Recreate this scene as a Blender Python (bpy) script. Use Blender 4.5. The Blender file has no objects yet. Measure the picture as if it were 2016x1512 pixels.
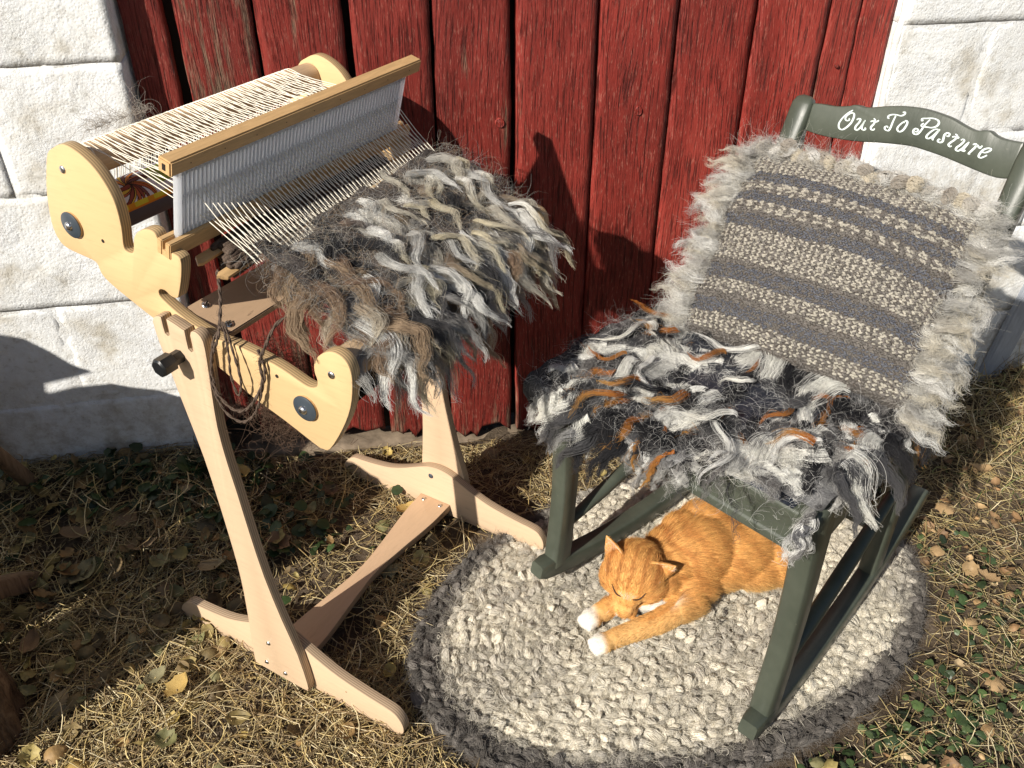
import bpy, bmesh, math, random
import numpy as np
from mathutils import Vector, Matrix
from mathutils.bvhtree import BVHTree
rng = np.random.default_rng(7)
random.seed(7)
sc = bpy.context.scene
COL = sc.collection

# ------------------------------------------------------------------ camera, sky, sun, exposure
TH, PS = .6155, .1773
fw = Vector((math.sin(PS)*math.cos(TH), math.cos(PS)*math.cos(TH), -math.sin(TH)))
rt = Vector((math.cos(PS), -math.sin(PS), 0))
up = rt.cross(fw)
cam = bpy.data.cameras.new('camera')
cam.sensor_width = 36.0
cam.lens = 36.0*1729/2016
cam.clip_start = .05
cam.clip_end = 300
co = bpy.data.objects.new('camera', cam)
co.matrix_world = Matrix(((rt.x, up.x, -fw.x, 0), (rt.y, up.y, -fw.y, -1.449), (rt.z, up.z, -fw.z, 1.189), (0, 0, 0, 1)))
COL.objects.link(co)
sc.camera = co

SUN_AZ, SUN_EL = math.radians(39.4), math.radians(33)      # light travels towards SUN_AZ, downwards
world = bpy.data.worlds.new('World'); sc.world = world; world.use_nodes = True
wn = world.node_tree.nodes; wl = world.node_tree.links
sky = wn.new('ShaderNodeTexSky'); sky.sky_type = 'NISHITA'; sky.sun_disc = False
sky.sun_elevation = SUN_EL
toward = (-math.cos(SUN_AZ), -math.sin(SUN_AZ))
sky.sun_rotation = math.atan2(toward[0], toward[1])
sky.altitude = 200
bg = wn['Background']; bg.inputs['Strength'].default_value = .052
wl.new(sky.outputs[0], bg.inputs['Color'])
sun = bpy.data.lights.new('sun', 'SUN'); sun.energy = 4.9; sun.angle = math.radians(.53); sun.color = (1, .94, .85)
so = bpy.data.objects.new('sun', sun); COL.objects.link(so)
sd = Vector((math.cos(SUN_AZ)*math.cos(SUN_EL), math.sin(SUN_AZ)*math.cos(SUN_EL), -math.sin(SUN_EL)))
so.rotation_euler = sd.to_track_quat('-Z', 'Y').to_euler()
so.location = (-3, -3, 4)
sc.view_settings.view_transform = 'Standard'; sc.view_settings.look = 'None'
sc.view_settings.exposure = 0.42; sc.view_settings.gamma = 1; sc.view_settings.use_curve_mapping = False
sc.render.engine = 'CYCLES'
sc.cycles.max_bounces = 6; sc.cycles.diffuse_bounces = 3; sc.cycles.glossy_bounces = 2; sc.cycles.transmission_bounces = 3
sc.cycles.transparent_max_bounces = 8
try:
    sc.cycles_curves.shape = 'RIBBONS'; sc.cycles_curves.subdivisions = 2
except Exception: pass

# ------------------------------------------------------------------ helpers
def tag(o, label=None, cat=None, group=None, kind=None):
    if label: o['label'] = label
    if cat: o['category'] = cat
    if group: o['group'] = group
    if kind: o['kind'] = kind
    return o

def empty(name, loc=(0, 0, 0), rz=0.0):
    o = bpy.data.objects.new(name, None); o.location = loc; o.rotation_euler = (0, 0, rz)
    o.empty_display_size = .05
    COL.objects.link(o); return o

def mesh_obj(name, V, F, mat, parent=None, smooth=True, cols=None, loops=None):
    me = bpy.data.meshes.new(name)
    V = np.asarray(V, np.float32)
    if isinstance(F, np.ndarray):
        n = len(F); k = F.shape[1]
        me.vertices.add(len(V)); me.vertices.foreach_set('co', V.ravel())
        me.loops.add(n*k); me.loops.foreach_set('vertex_index', F.ravel().astype(np.int32))
        me.polygons.add(n); me.polygons.foreach_set('loop_start', np.arange(0, n*k, k, dtype=np.int32))
        try: me.polygons.foreach_set('loop_total', np.full(n, k, np.int32))
        except Exception: pass
        me.update(calc_edges=True)
    else:
        me.from_pydata([tuple(map(float, v)) for v in V], [], F)
    me.polygons.foreach_set('use_smooth', np.full(len(me.polygons), smooth))
    if cols is not None:
        a = me.attributes.new('col', 'FLOAT_COLOR', 'POINT')
        c = np.ones((len(V), 4), np.float32); c[:, :3] = cols
        a.data.foreach_set('color', c.ravel())
    me.validate()
    me.update()
    if mat: me.materials.append(mat)
    o = bpy.data.objects.new(name, me); COL.objects.link(o)
    if parent is not None: o.parent = parent
    return o

def bm_obj(name, bm, mat, parent=None, smooth=False):
    me = bpy.data.meshes.new(name); bm.normal_update(); bm.to_mesh(me); bm.free()
    me.polygons.foreach_set('use_smooth', np.full(len(me.polygons), smooth))
    if mat: me.materials.append(mat)
    o = bpy.data.objects.new(name, me); COL.objects.link(o)
    if parent is not None: o.parent = parent
    return o

def autosmooth(o, ang=35):
    me = o.data
    me.polygons.foreach_set('use_smooth', np.full(len(me.polygons), True))
    try:
        me.set_sharp_from_angle(angle=math.radians(ang))
    except Exception: pass
    return o

def linked(src, name=None, loc=None, rot=None, scale=None, parent=None):
    o = src.copy(); COL.objects.link(o)
    o.parent = parent if parent is not None else src.parent
    if loc is not None: o.location = loc
    if rot is not None: o.rotation_euler = rot
    if scale is not None: o.scale = scale
    return o

def catmull(P, n=4, closed=True):
    P = np.asarray(P, float); N = len(P); out = []
    rngi = range(N) if closed else range(N-1)
    for i in rngi:
        p0 = P[(i-1) % N] if closed else P[max(i-1, 0)]
        p1 = P[i]; p2 = P[(i+1) % N]
        p3 = P[(i+2) % N] if closed else P[min(i+2, N-1)]
        for k in range(n):
            t = k/n
            out.append(.5*((2*p1)+(-p0+p2)*t+(2*p0-5*p1+4*p2-p3)*t*t+(-p0+3*p1-3*p2+p3)*t**3))
    if not closed: out.append(P[-1])
    return np.array(out)

def plate(name, outline, axis, lo, hi, mat, parent, bev=.0015, to3=None, smooth=True):
    """extrude a 2D outline between lo and hi; to3(p, t) gives the 3D point"""
    bm = bmesh.new()
    if to3 is None:
        if axis == 'y': to3 = lambda p, t: (p[0], t, p[1])
        elif axis == 'z': to3 = lambda p, t: (p[0], p[1], t)
        else: to3 = lambda p, t: (t, p[0], p[1])
    a = [bm.verts.new(to3(p, lo)) for p in outline]
    b = [bm.verts.new(to3(p, hi)) for p in outline]
    f1 = bm.faces.new(a); f2 = bm.faces.new(b[::-1])
    n = len(a)
    for i in range(n):
        bm.faces.new((a[(i+1) % n], a[i], b[i], b[(i+1) % n]))
    bmesh.ops.recalc_face_normals(bm, faces=bm.faces[:])
    if bev:
        es = list(set(list(f1.edges)+list(f2.edges)))
        bmesh.ops.bevel(bm, geom=es, offset=bev, segments=2, affect='EDGES', profile=.5, clamp_overlap=True)
    o = bm_obj(name, bm, mat, parent)
    return autosmooth(o, 40) if smooth else o

def box(name, c, s, mat, parent=None, bev=.002, rot=None):
    bm = bmesh.new(); bmesh.ops.create_cube(bm, size=1)
    for v in bm.verts: v.co = Vector((v.co.x*s[0], v.co.y*s[1], v.co.z*s[2]))
    if bev: bmesh.ops.bevel(bm, geom=bm.edges[:], offset=bev, segments=2, affect='EDGES')
    M = Matrix.Translation(c)
    if rot is not None: M = M @ rot
    bmesh.ops.transform(bm, matrix=M, verts=bm.verts)
    return autosmooth(bm_obj(name, bm, mat, parent), 40)

def tube(P, r, n=10, cap=True):
    """verts, quads of a tube along P with radius r (scalar or per point)"""
    P = np.asarray(P, float); K = len(P); r = np.broadcast_to(np.asarray(r, float), (K,))
    T = np.gradient(P, axis=0); T /= np.linalg.norm(T, axis=1)[:, None]+1e-9
    ref = np.array([0, 0, 1.]) if abs(T[0][2]) < .9 else np.array([1., 0, 0])
    n1 = np.cross(T[0], ref); n1 /= np.linalg.norm(n1)
    V = []; 
    for i in range(K):
        n1 = n1-T[i]*(n1@T[i]); n1 /= np.linalg.norm(n1)+1e-9
        n2 = np.cross(T[i], n1)
        for k in range(n):
            a = 2*math.pi*k/n
            V.append(P[i]+r[i]*(math.cos(a)*n1+math.sin(a)*n2))
    F = []
    for i in range(K-1):
        for k in range(n):
            F.append((i*n+k, i*n+(k+1) % n, (i+1)*n+(k+1) % n, (i+1)*n+k))
    if cap:
        F.append(tuple(range(n))[::-1]); F.append(tuple((K-1)*n+k for k in range(n)))
    return V, F

def tube_obj(name, P, r, mat, parent=None, n=12, smooth=True):
    V, F = tube(P, r, n); o = mesh_obj(name, V, F, mat, parent, smooth)
    return autosmooth(o, 50) if smooth else o

def lathe_obj(name, prof, c, axis, mat, parent=None, n=28):
    """profile [(r, h)] turned about axis through c"""
    A = Vector(axis).normalized(); B = A.orthogonal().normalized(); Cc = A.cross(B)
    c = Vector(c); V = []; F = []
    for r, h in prof:
        for k in range(n):
            a = 2*math.pi*k/n
            V.append(c+A*h+(B*math.cos(a)+Cc*math.sin(a))*r)
    for i in range(len(prof)-1):
        for k in range(n):
            F.append((i*n+k, i*n+(k+1) % n, (i+1)*n+(k+1) % n, (i+1)*n+k))
    F.append(tuple(range(n))[::-1]); F.append(tuple((len(prof)-1)*n+k for k in range(n)))
    o = mesh_obj(name, [tuple(v) for v in V], F, mat, parent, True)
    return autosmooth(o, 40)

def hair_obj(name, P, R, Cc, mat, parent=None):
    """P (N,K,3); R (K,) or (N,K); Cc (N,3) or (N,K,3)"""
    N, K, _ = P.shape
    cu = bpy.data.hair_curves.new(name); cu.add_curves([K]*N)
    pa = cu.attributes.get('position') or cu.attributes.new('position', 'FLOAT_VECTOR', 'POINT')
    pa.data.foreach_set('vector', np.ascontiguousarray(P, np.float32).ravel())
    ra = cu.attributes.get('radius') or cu.attributes.new('radius', 'FLOAT', 'POINT')
    ra.data.foreach_set('value', np.ascontiguousarray(np.broadcast_to(R, (N, K)), np.float32).ravel())
    ca = cu.attributes.new('col', 'FLOAT_COLOR', 'POINT')
    c = np.ones((N, K, 4), np.float32)
    c[..., :3] = Cc if Cc.ndim == 3 else Cc[:, None, :]
    ca.data.foreach_set('color', c.ravel())
    cu.materials.append(mat)
    o = bpy.data.objects.new(name, cu); COL.objects.link(o)
    if parent is not None: o.parent = parent
    return o

def norm(v): return v/(np.linalg.norm(v, axis=-1, keepdims=True)+1e-9)

def sm(a, b, x):
    t = np.clip((np.asarray(x, float)-a)/(b-a), 0, 1); return t*t*(3-2*t)

def vnoise(x, y, seed=0):
    """smooth 2D value noise, vectorised, about -1..1"""
    x = np.asarray(x, float); y = np.asarray(y, float)
    xi = np.floor(x).astype(np.int64); yi = np.floor(y).astype(np.int64); xf = x-xi; yf = y-yi
    def h(a, b):
        n = (a*374761393+b*668265263+seed*1442695041) & 0x7fffffff
        n = ((n ^ (n >> 13))*1274126177) & 0x7fffffff
        return ((n ^ (n >> 16)) & 0xffff)/32767.5-1
    u = xf*xf*(3-2*xf); v = yf*yf*(3-2*yf)
    return (h(xi, yi)*(1-u)+h(xi+1, yi)*u)*(1-v)+(h(xi, yi+1)*(1-u)+h(xi+1, yi+1)*u)*v

def fbm(x, y, oct=4, seed=0):
    s = 0; a = 1; 
    for o in range(oct): s = s+a*vnoise(x*2**o, y*2**o, seed+o*17); a *= .5
    return s

# ------------------------------------------------------------------ materials
class NT:
    def __init__(s, name):
        s.m = bpy.data.materials.new(name); s.m.use_nodes = True
        s.n = s.m.node_tree.nodes; s.l = s.m.node_tree.links
        s.b = s.n['Principled BSDF']; s.out = s.n['Material Output']
    def add(s, t, **k):
        n = s.n.new(t)
        for a, v in k.items():
            if a.startswith('_'): n.inputs[a[1:].replace('_', ' ')].default_value = v
            else: setattr(n, a, v)
        return n
    def link(s, a, b): s.l.new(a, b)
    def coord(s, kind='Object', scale=(1, 1, 1), rot=(0, 0, 0)):
        t = s.add('ShaderNodeTexCoord'); m = s.add('ShaderNodeMapping')
        m.inputs['Scale'].default_value = scale; m.inputs['Rotation'].default_value = rot
        s.link(t.outputs[kind], m.inputs['Vector']); return m.outputs[0]
    def noise(s, vec, scale, detail=4, rough=.55, dist=0):
        n = s.add('ShaderNodeTexNoise'); n.inputs['Scale'].default_value = scale; n.inputs['Detail'].default_value = detail
        n.inputs['Roughness'].default_value = rough; n.inputs['Distortion'].default_value = dist
        s.link(vec, n.inputs['Vector']); return n.outputs['Fac']
    def ramp(s, fac, stops, interp='LINEAR'):
        r = s.add('ShaderNodeValToRGB'); e = r.color_ramp.elements; r.color_ramp.interpolation = interp
        while len(e) < len(stops): e.new(.5)
        for i, (p, c) in enumerate(stops):
            e[i].position = p; e[i].color = (*c, 1) if len(c) == 3 else c
        s.link(fac, r.inputs[0]); return r.outputs[0]
    def mix(s, f, a, b, mode='MIX'):
        m = s.add('ShaderNodeMix', data_type='RGBA', blend_type=mode)
        for sock, v in ((m.inputs[0], f), (m.inputs[6], a), (m.inputs[7], b)):
            if hasattr(v, 'is_linked') or isinstance(v, bpy.types.NodeSocket): s.link(v, sock)
            elif isinstance(v, (int, float)): sock.default_value = v
            else: sock.default_value = (*v, 1)
        return m.outputs[2]
    def math(s, op, a, b=None, c=None):
        m = s.add('ShaderNodeMath', operation=op)
        for i, v in enumerate((a, b, c)):
            if v is None: continue
            if isinstance(v, bpy.types.NodeSocket): s.link(v, m.inputs[i])
            else: m.inputs[i].default_value = v
        return m.outputs[0]
    def bump(s, h, strength=.5, dist=.01, prev=None):
        b = s.add('ShaderNodeBump'); b.inputs['Strength'].default_value = strength; b.inputs['Distance'].default_value = dist
        s.link(h, b.inputs['Height'])
        if prev is not None: s.link(prev, b.inputs['Normal'])
        return b.outputs[0]
    def fin(s, col=None, rough=.6, nrm=None, spec=.3, **k):
        if col is not None:
            if isinstance(col, bpy.types.NodeSocket): s.link(col, s.b.inputs['Base Color'])
            else: s.b.inputs['Base Color'].default_value = (*col, 1)
        if isinstance(rough, bpy.types.NodeSocket): s.link(rough, s.b.inputs['Roughness'])
        else: s.b.inputs['Roughness'].default_value = rough
        s.b.inputs['Specular IOR Level'].default_value = spec
        if nrm is not None: s.link(nrm, s.b.inputs['Normal'])
        for a, v in k.items(): s.b.inputs[a.replace('_', ' ')].default_value = v
        return s.m

def m_block():
    t = NT('painted_block'); v = t.coord('Object'); 
    oi = t.add('ShaderNodeObjectInfo')
    g = t.noise(v, 9, 5, .6); f = t.noise(v, 230, 6, .8); c = t.noise(v, 60, 6, .75, .4)
    vor = t.add('ShaderNodeTexVoronoi'); vor.inputs['Scale'].default_value = 210; t.link(v, vor.inputs['Vector'])
    pit = t.math('SMOOTH_MIN', vor.outputs['Distance'], .55, .2)
    col = t.ramp(c, [(.32, (.56, .55, .52)), (.44, (.78, .79, .79)), (.62, (.84, .86, .88))])
    tint = t.ramp(g, [(.34, (.70, .65, .56)), (.46, (.95, .94, .91)), (.7, (1, 1, 1))])
    col = t.mix(1.0, col, tint, 'MULTIPLY')
    spk = t.ramp(f, [(.30, (.40, .36, .30)), (.41, (1, 1, 1))])
    col = t.mix(.55, col, spk, 'MULTIPLY')
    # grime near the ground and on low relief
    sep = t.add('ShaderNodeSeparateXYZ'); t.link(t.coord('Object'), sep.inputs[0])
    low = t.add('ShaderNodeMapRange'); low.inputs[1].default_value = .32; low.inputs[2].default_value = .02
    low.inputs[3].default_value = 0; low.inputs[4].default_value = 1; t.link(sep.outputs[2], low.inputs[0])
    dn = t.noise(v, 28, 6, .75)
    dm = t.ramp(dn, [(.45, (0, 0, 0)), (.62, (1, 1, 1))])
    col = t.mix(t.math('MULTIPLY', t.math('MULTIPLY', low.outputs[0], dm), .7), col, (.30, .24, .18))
    # dark rubbed streaks
    sv = t.coord('Object', (26, 26, 5), (0, .35, 0)); sn = t.noise(sv, 1, 4, .6, .6)
    reg = t.math('MULTIPLY', t.ramp(sn, [(.56, (0, 0, 0)), (.72, (1, 1, 1))]), t.ramp(t.noise(v, 70, 3, .8), [(.4, (0, 0, 0)), (.6, (1, 1, 1))]))
    xr = t.add('ShaderNodeMapRange'); xr.inputs[1].default_value = .9; xr.inputs[2].default_value = 1.1; t.link(sep.outputs[0], xr.inputs[0])
    col = t.mix(t.math('MULTIPLY', t.math('MULTIPLY', reg, xr.outputs[0]), .6), col, (.27, .27, .27))
    rg = t.ramp(t.noise(v, 7, 4, .65, .5), [(.42, (.22, .22, .22)), (.62, (1.15, 1.15, 1.15))])
    h = t.math('MULTIPLY', t.math('ADD', t.math('MULTIPLY', f, .65), t.math('MULTIPLY', c, .6)), rg)
    h = t.math('ADD', h, t.math('MULTIPLY', pit, .3))
    b = t.bump(h, 1.0, .0030)
    return t.fin(col, .85, b, .15)

def m_red(i):
    t = NT('weathered_red_paint'); v0 = t.coord('Object')
    off = t.add('ShaderNodeVectorMath', operation='ADD'); off.inputs[1].default_value = (i*3.7, i*1.3, i*7.1); t.link(v0, off.inputs[0]); v = off.outputs[0]
    def sc3(sx, sy, sz):
        m = t.add('ShaderNodeMapping'); m.inputs['Scale'].default_value = (sx, sy, sz); t.link(v, m.inputs['Vector']); return m.outputs[0]
    # wavy grain: rings pushed aside by low frequency distortion
    warp = t.noise(sc3(7, 7, 1.6), 1, 2, .5)
    sep = t.add('ShaderNodeSeparateXYZ'); t.link(v, sep.inputs[0])
    xx = t.math('ADD', t.math('MULTIPLY', sep.outputs[0], 1.0), t.math('MULTIPLY', warp, .07))
    comb = t.add('ShaderNodeCombineXYZ'); t.link(xx, comb.inputs[0]); t.link(t.math('MULTIPLY', sep.outputs[2], .035), comb.inputs[2])
    grain = t.noise(comb.outputs[0], 330, 3, .65)
    grain2 = t.noise(comb.outputs[0], 800, 2, .6)
    crack = t.ramp(grain, [(.34, (0, 0, 0)), (.47, (1, 1, 1))])
    fleck = t.noise(sc3(420, 420, 60), 1, 3, .7)
    blot = t.noise(sc3(9, 9, 2.2), 1, 4, .6)
    red = t.ramp(blot, [(.3, (.165, .023, .017)), (.5, (.255, .032, .023)), (.7, (.33, .050, .036))])
    wood = t.ramp(grain2, [(.3, (.085, .05, .032)), (.6, (.27, .18, .12))])
    weary = t.noise(sc3(30, 30, 3.0), 1, 5, .65)
    # bare wood more to the left and near the foot of the door
    lo = t.add('ShaderNodeMapRange'); lo.inputs[1].default_value = .30; lo.inputs[2].default_value = .0
    lo.inputs[3].default_value = 0; lo.inputs[4].default_value = .16; t.link(sep.outputs[2], lo.inputs[0])
    bias = [.03, .09, -.03, -.03, -.04, -.05, -.06, -.07, -.07, -.02, -.09][i % 11]
    wf = t.ramp(t.math('ADD', t.math('ADD', weary, bias), 0.0), [(.60, (0, 0, 0)), (.68, (1, 1, 1))])
    z0 = t.coord('Object'); sz = t.add('ShaderNodeSeparateXYZ'); t.link(z0, sz.inputs[0])
    lo2 = t.add('ShaderNodeMapRange'); lo2.inputs[1].default_value = .22; lo2.inputs[2].default_value = .02
    lo2.inputs[3].default_value = 0; lo2.inputs[4].default_value = .14; t.link(sz.outputs[2], lo2.inputs[0])
    wf = t.ramp(t.math('ADD', t.math('ADD', weary, bias), lo2.outputs[0]), [(.60, (0, 0, 0)), (.67, (1, 1, 1))])
    wf = t.math('MULTIPLY', wf, t.ramp(t.noise(sc3(260, 260, 22), 1, 3, .7), [(.35, (.1, .1, .1)), (.55, (1, 1, 1))]))
    col = t.mix(wf, red, wood)
    fl = t.ramp(fleck, [(.575, (0, 0, 0)), (.66, (1, 1, 1))])
    col = t.mix(t.math('MULTIPLY', fl, .45), col, (.50, .22, .16))
    col = t.mix(t.math('MULTIPLY', t.math('SUBTRACT', 1.0, crack), .7), col, (.04, .012, .01))
    col = t.mix(.5, col, t.ramp(grain2, [(.3, (.55, .5, .5)), (.7, (1.25, 1.3, 1.3))]), 'MULTIPLY')
    kk = [.62, .72, .74, .78, .80, .90, .97, 1.0, 1.05, .92, 1.1][i % 11]
    col = t.mix(1.0, col, (kk, kk*.97, kk*.97), 'MULTIPLY')
    h = t.math('ADD', t.math('MULTIPLY', crack, 1.0), t.math('MULTIPLY', grain2, .35))
    h = t.math('ADD', h, t.math('MULTIPLY', t.noise(sc3(120, 120, 30), 1, 4, .7), .5))
    h = t.math('SUBTRACT', h, t.math('MULTIPLY', wf, .3))
    b = t.bump(h, 1.0, .0026)
    return t.fin(col, .5, b, .35)

def m_maple(name, base, axis):
    """pale plywood: plain face, layered edge; axis = index of the thickness direction"""
    t = NT(name); v = t.coord('Object')
    g = t.noise(t.coord('Object', (6, 6, 60) if axis != 2 else (60, 6, 6), (0, .35, 0)), 3, 4, .6, .6)
    fl = t.noise(t.coord('Object', (30, 30, 200) if axis != 2 else (200, 30, 30), (0, .4, 0)), 1, 3, .6)
    b0 = np.array(base)
    col = t.ramp(g, [(.3, tuple(b0*.945)), (.5, tuple(b0)), (.72, tuple(np.minimum(b0*1.035, .9)))])
    col = t.mix(t.math('MULTIPLY', t.ramp(fl, [(.62, (0, 0, 0)), (.70, (1, 1, 1))]), .22), col, tuple(b0*.6))
    geo = t.add('ShaderNodeNewGeometry')
    vt = t.add('ShaderNodeVectorTransform', vector_type='NORMAL', convert_from='WORLD', convert_to='OBJECT'); t.link(geo.outputs['True Normal'], vt.inputs[0])
    s1 = t.add('ShaderNodeSeparateXYZ'); t.link(vt.outputs[0], s1.inputs[0])
    s2 = t.add('ShaderNodeSeparateXYZ'); t.link(v, s2.inputs[0])
    edge = t.math('LESS_THAN', t.math('ABSOLUTE', s1.outputs[axis]), .55)
    lay = t.math('SINE', t.math('MULTIPLY', s2.outputs[axis], 2*math.pi/.0033))
    lc = t.ramp(t.math('ADD', t.math('MULTIPLY', lay, .5), .5), [(.25, tuple(b0*.42)), (.6, tuple(b0*.85))])
    nn = t.noise(v, 60, 3, .6); lc = t.mix(t.math('MULTIPLY', nn, .35), lc, tuple(b0*.62))
    col = t.mix(edge, col, lc)
    return t.fin(col, .42, t.bump(t.noise(v, 500, 2, .5), .06, .001), .35)

def m_wood(name, base, rough=.5, dirs=(4, 40, 40), dark=.55):
    t = NT(name); v = t.coord('Object', dirs)
    g = t.noise(v, 4, 5, .65, .4); b0 = np.array(base)
    col = t.ramp(g, [(.3, tuple(b0*dark)), (.55, tuple(b0)), (.75, tuple(b0*1.15))])
    return t.fin(col, rough, t.bump(g, .15, .002), .3)

def m_plain(name, col, rough=.5, metal=0, spec=.4, var=.12, scale=60, bump=.05):
    t = NT(name); v = t.coord('Object'); n = t.noise(v, scale, 4, .6); b0 = np.array(col)
    c = t.ramp(n, [(.3, tuple(b0*(1-var))), (.7, tuple(np.minimum(b0*(1+var), 1)))])
    m = t.fin(c, rough, t.bump(n, bump, .002), spec); t.b.inputs['Metallic'].default_value = metal
    return m

def m_green():
    t = NT('green_chair_paint'); v = t.coord('Object'); n = t.noise(v, 14, 5, .65)
    c = t.ramp(n, [(.3, (.048, .056, .042)), (.55, (.066, .075, .056)), (.75, (.080, .090, .068))])
    chip = t.noise(v, 55, 6, .8)
    cm = t.ramp(chip, [(.70, (0, 0, 0)), (.72, (1, 1, 1))])
    c = t.mix(cm, c, (.33, .30, .24))
    gr = t.noise(t.coord('Object', (90, 90, 6)), 2, 3, .6)
    return t.fin(c, t.math('ADD', .30, t.math('MULTIPLY', n, .2)), t.bump(t.math('ADD', gr, t.math('MULTIPLY', n, .8)), .16, .0012), .5)

def m_hair(name, rough=.55, spec=.25, trans=.25, nscale=0, gain=1.0):
    t = NT(name); a = t.add('ShaderNodeAttribute', attribute_name='col')
    c = a.outputs['Color']
    if gain != 1.0: c = t.mix(1.0, c, (gain, gain, gain), 'MULTIPLY')
    t.fin(c, rough, None, spec)
    if trans:
        tr = t.add('ShaderNodeBsdfTranslucent'); t.link(c, tr.inputs['Color'])
        ms = t.add('ShaderNodeMixShader'); ms.inputs[0].default_value = trans
        t.link(t.b.outputs[0], ms.inputs[1]); t.link(tr.outputs[0], ms.inputs[2]); t.link(ms.outputs[0], t.out.inputs[0])
    return t.m

def m_attr(name, rough=.8, spec=.15, nscale=120, var=.25, bump=.5, bdist=.002):
    t = NT(name); a = t.add('ShaderNodeAttribute', attribute_name='col'); v = t.coord('Object')
    n = t.noise(v, nscale, 4, .65)
    k = t.ramp(n, [(.3, (1-var,)*3), (.7, (1+var*.5,)*3)])
    c = t.mix(1.0, a.outputs['Color'], k, 'MULTIPLY')
    return t.fin(c, rough, t.bump(n, bump, bdist), spec)

def m_soil():
    t = NT('soil'); v = t.coord('Object')
    a = t.noise(v, 14, 6, .7); b = t.noise(v, 120, 6, .75)
    c = t.ramp(a, [(.3, (.055, .040, .028)), (.5, (.125, .094, .066)), (.68, (.22, .17, .125))])
    c = t.mix(.6, c, t.ramp(b, [(.3, (.35, .33, .3)), (.7, (1.2, 1.2, 1.15))]), 'MULTIPLY')
    return t.fin(c, .95, t.bump(t.math('ADD', t.math('MULTIPLY', a, 1.6), b), 1, .008), .1)

def m_bark():
    t = NT('bark'); v = t.coord('Object', (1, 1, .25)); b = t.noise(v, 45, 6, .75, .5); a = t.noise(v, 9, 3)
    c = t.ramp(b, [(.3, (.03, .02, .014)), (.5, (.12, .082, .055)), (.75, (.26, .19, .13))])
    return t.fin(c, .9, t.bump(t.math('ADD', b, t.math('MULTIPLY', a, .5)), 1, .012), .1)

def m_reed():
    t = NT('white_reed_plastic')
    t.fin((.88, .89, .90), .35, None, .4)
    tr = t.add('ShaderNodeBsdfTranslucent'); tr.inputs['Color'].default_value = (.92, .94, .97, 1)
    ms = t.add('ShaderNodeMixShader'); ms.inputs[0].default_value = .68
    t.link(t.b.outputs[0], ms.inputs[1]); t.link(tr.outputs[0], ms.inputs[2]); t.link(ms.outputs[0], t.out.inputs[0])
    return t.m

M = dict(
    block=m_block(), panel=m_maple('maple_plywood', (.66, .455, .235), 1), stand=m_maple('pale_plywood', (.60, .435, .285), 1),
    flat=m_maple('pink_plywood', (.55, .375, .235), 2), rail=m_wood('oiled_beech', (.60, .385, .18), .45, (60, 6, 60), .8),
    roller=m_wood('turned_beech', (.52, .37, .23), .5, (60, 6, 60), .85), green=m_green(),
    steel=m_plain('bright_steel', (.72, .72, .72), .25, 1, .5, .05), black=m_plain('black_plastic', (.012, .013, .014), .3, 0, .5),
    slate=m_plain('dark_washer', (.045, .058, .072), .38, 0, .5, .1, 30, .02), dark=m_plain('dark_hole', (.02, .015, .01), .9),
    warp=m_plain('warp_cotton', (.86, .81, .68), .8, 0, .15, .06), reed=m_reed(), vinyl=m_plain('navy_vinyl', (.016, .02, .03), .32, 0, .5, .2, 300, .3),
    paint_white=m_plain('white_paint_lettering', (.66, .74, .70), .5), hair=m_hair('wool_fibre', .8, .1, .35), cathair=m_hair('cat_fur', .5, .25, .18),
    wool=m_attr('wool_yarn', .85, .12, 420, .35, .9, .003), cloth=m_attr('woven_cloth', .9, .1, 300, .35, .8, .003),
    catskin=m_attr('cat_coat', .7, .15, 160, .2, .3), yarn=m_plain('brown_yarn', (.10, .072, .055), .9, 0, .1, .4, 300, .8),
    soil=m_soil(), bark=m_bark(), straw=m_attr('dry_straw', .5, .35, 60, .3, .2), leaf=m_attr('dry_leaf', .6, .3, 90, .35, .6),
    greenleaf=m_attr('green_leaf', .45, .4, 70, .3, .3), oldwood=m_wood('weathered_brown_wood', (.20, .135, .085), .85, (30, 30, 5), .4),
    stone=m_plain('foot_stone', (.20, .155, .11), .95, 0, .1, .5, 25, 1.0), greyboard=m_wood('grey_board', (.36, .39, .44), .7, (40, 40, 5), .8),
    paper=m_attr('printed_paper', .6, .2, 40, .06, .02), pinkskin=m_plain('pink_nose', (.55, .24, .15), .5), darkline=m_plain('dark_eyelid', (.06, .03, .02), .6),
)
for i in range(11): M['red%d' % i] = m_red(i)

def batch(name, V0, F0, X, T, cols, mat, parent=None, smooth=True):
    """many transformed copies of one small shape in one mesh. X (N,3,3), T (N,3), cols (N,3)"""
    V0 = np.asarray(V0, float); F0 = np.asarray(F0); N = len(T); n = len(V0)
    V = np.einsum('nij,vj->nvi', X, V0)+T[:, None, :]
    F = (F0[None]+(np.arange(N)*n)[:, None, None]).reshape(-1, F0.shape[1])
    C = cols if cols.ndim == 3 else np.repeat(cols[:, None], n, 1)
    return mesh_obj(name, V.reshape(-1, 3), F.astype(np.int32), mat, parent, smooth, C.reshape(-1, 3))

def rotz(a):
    c, s = np.cos(a), np.sin(a); Z = np.zeros_like(a); O = np.ones_like(a)
    return np.stack([np.stack([c, -s, Z], -1), np.stack([s, c, Z], -1), np.stack([Z, Z, O], -1)], -2)
def rotx(a):
    c, s = np.cos(a), np.sin(a); Z = np.zeros_like(a); O = np.ones_like(a)
    return np.stack([np.stack([O, Z, Z], -1), np.stack([Z, c, -s], -1), np.stack([Z, s, c], -1)], -2)
def roty(a):
    c, s = np.cos(a), np.sin(a); Z = np.zeros_like(a); O = np.ones_like(a)
    return np.stack([np.stack([c, Z, s], -1), np.stack([Z, O, Z], -1), np.stack([-s, Z, c], -1)], -2)

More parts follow.
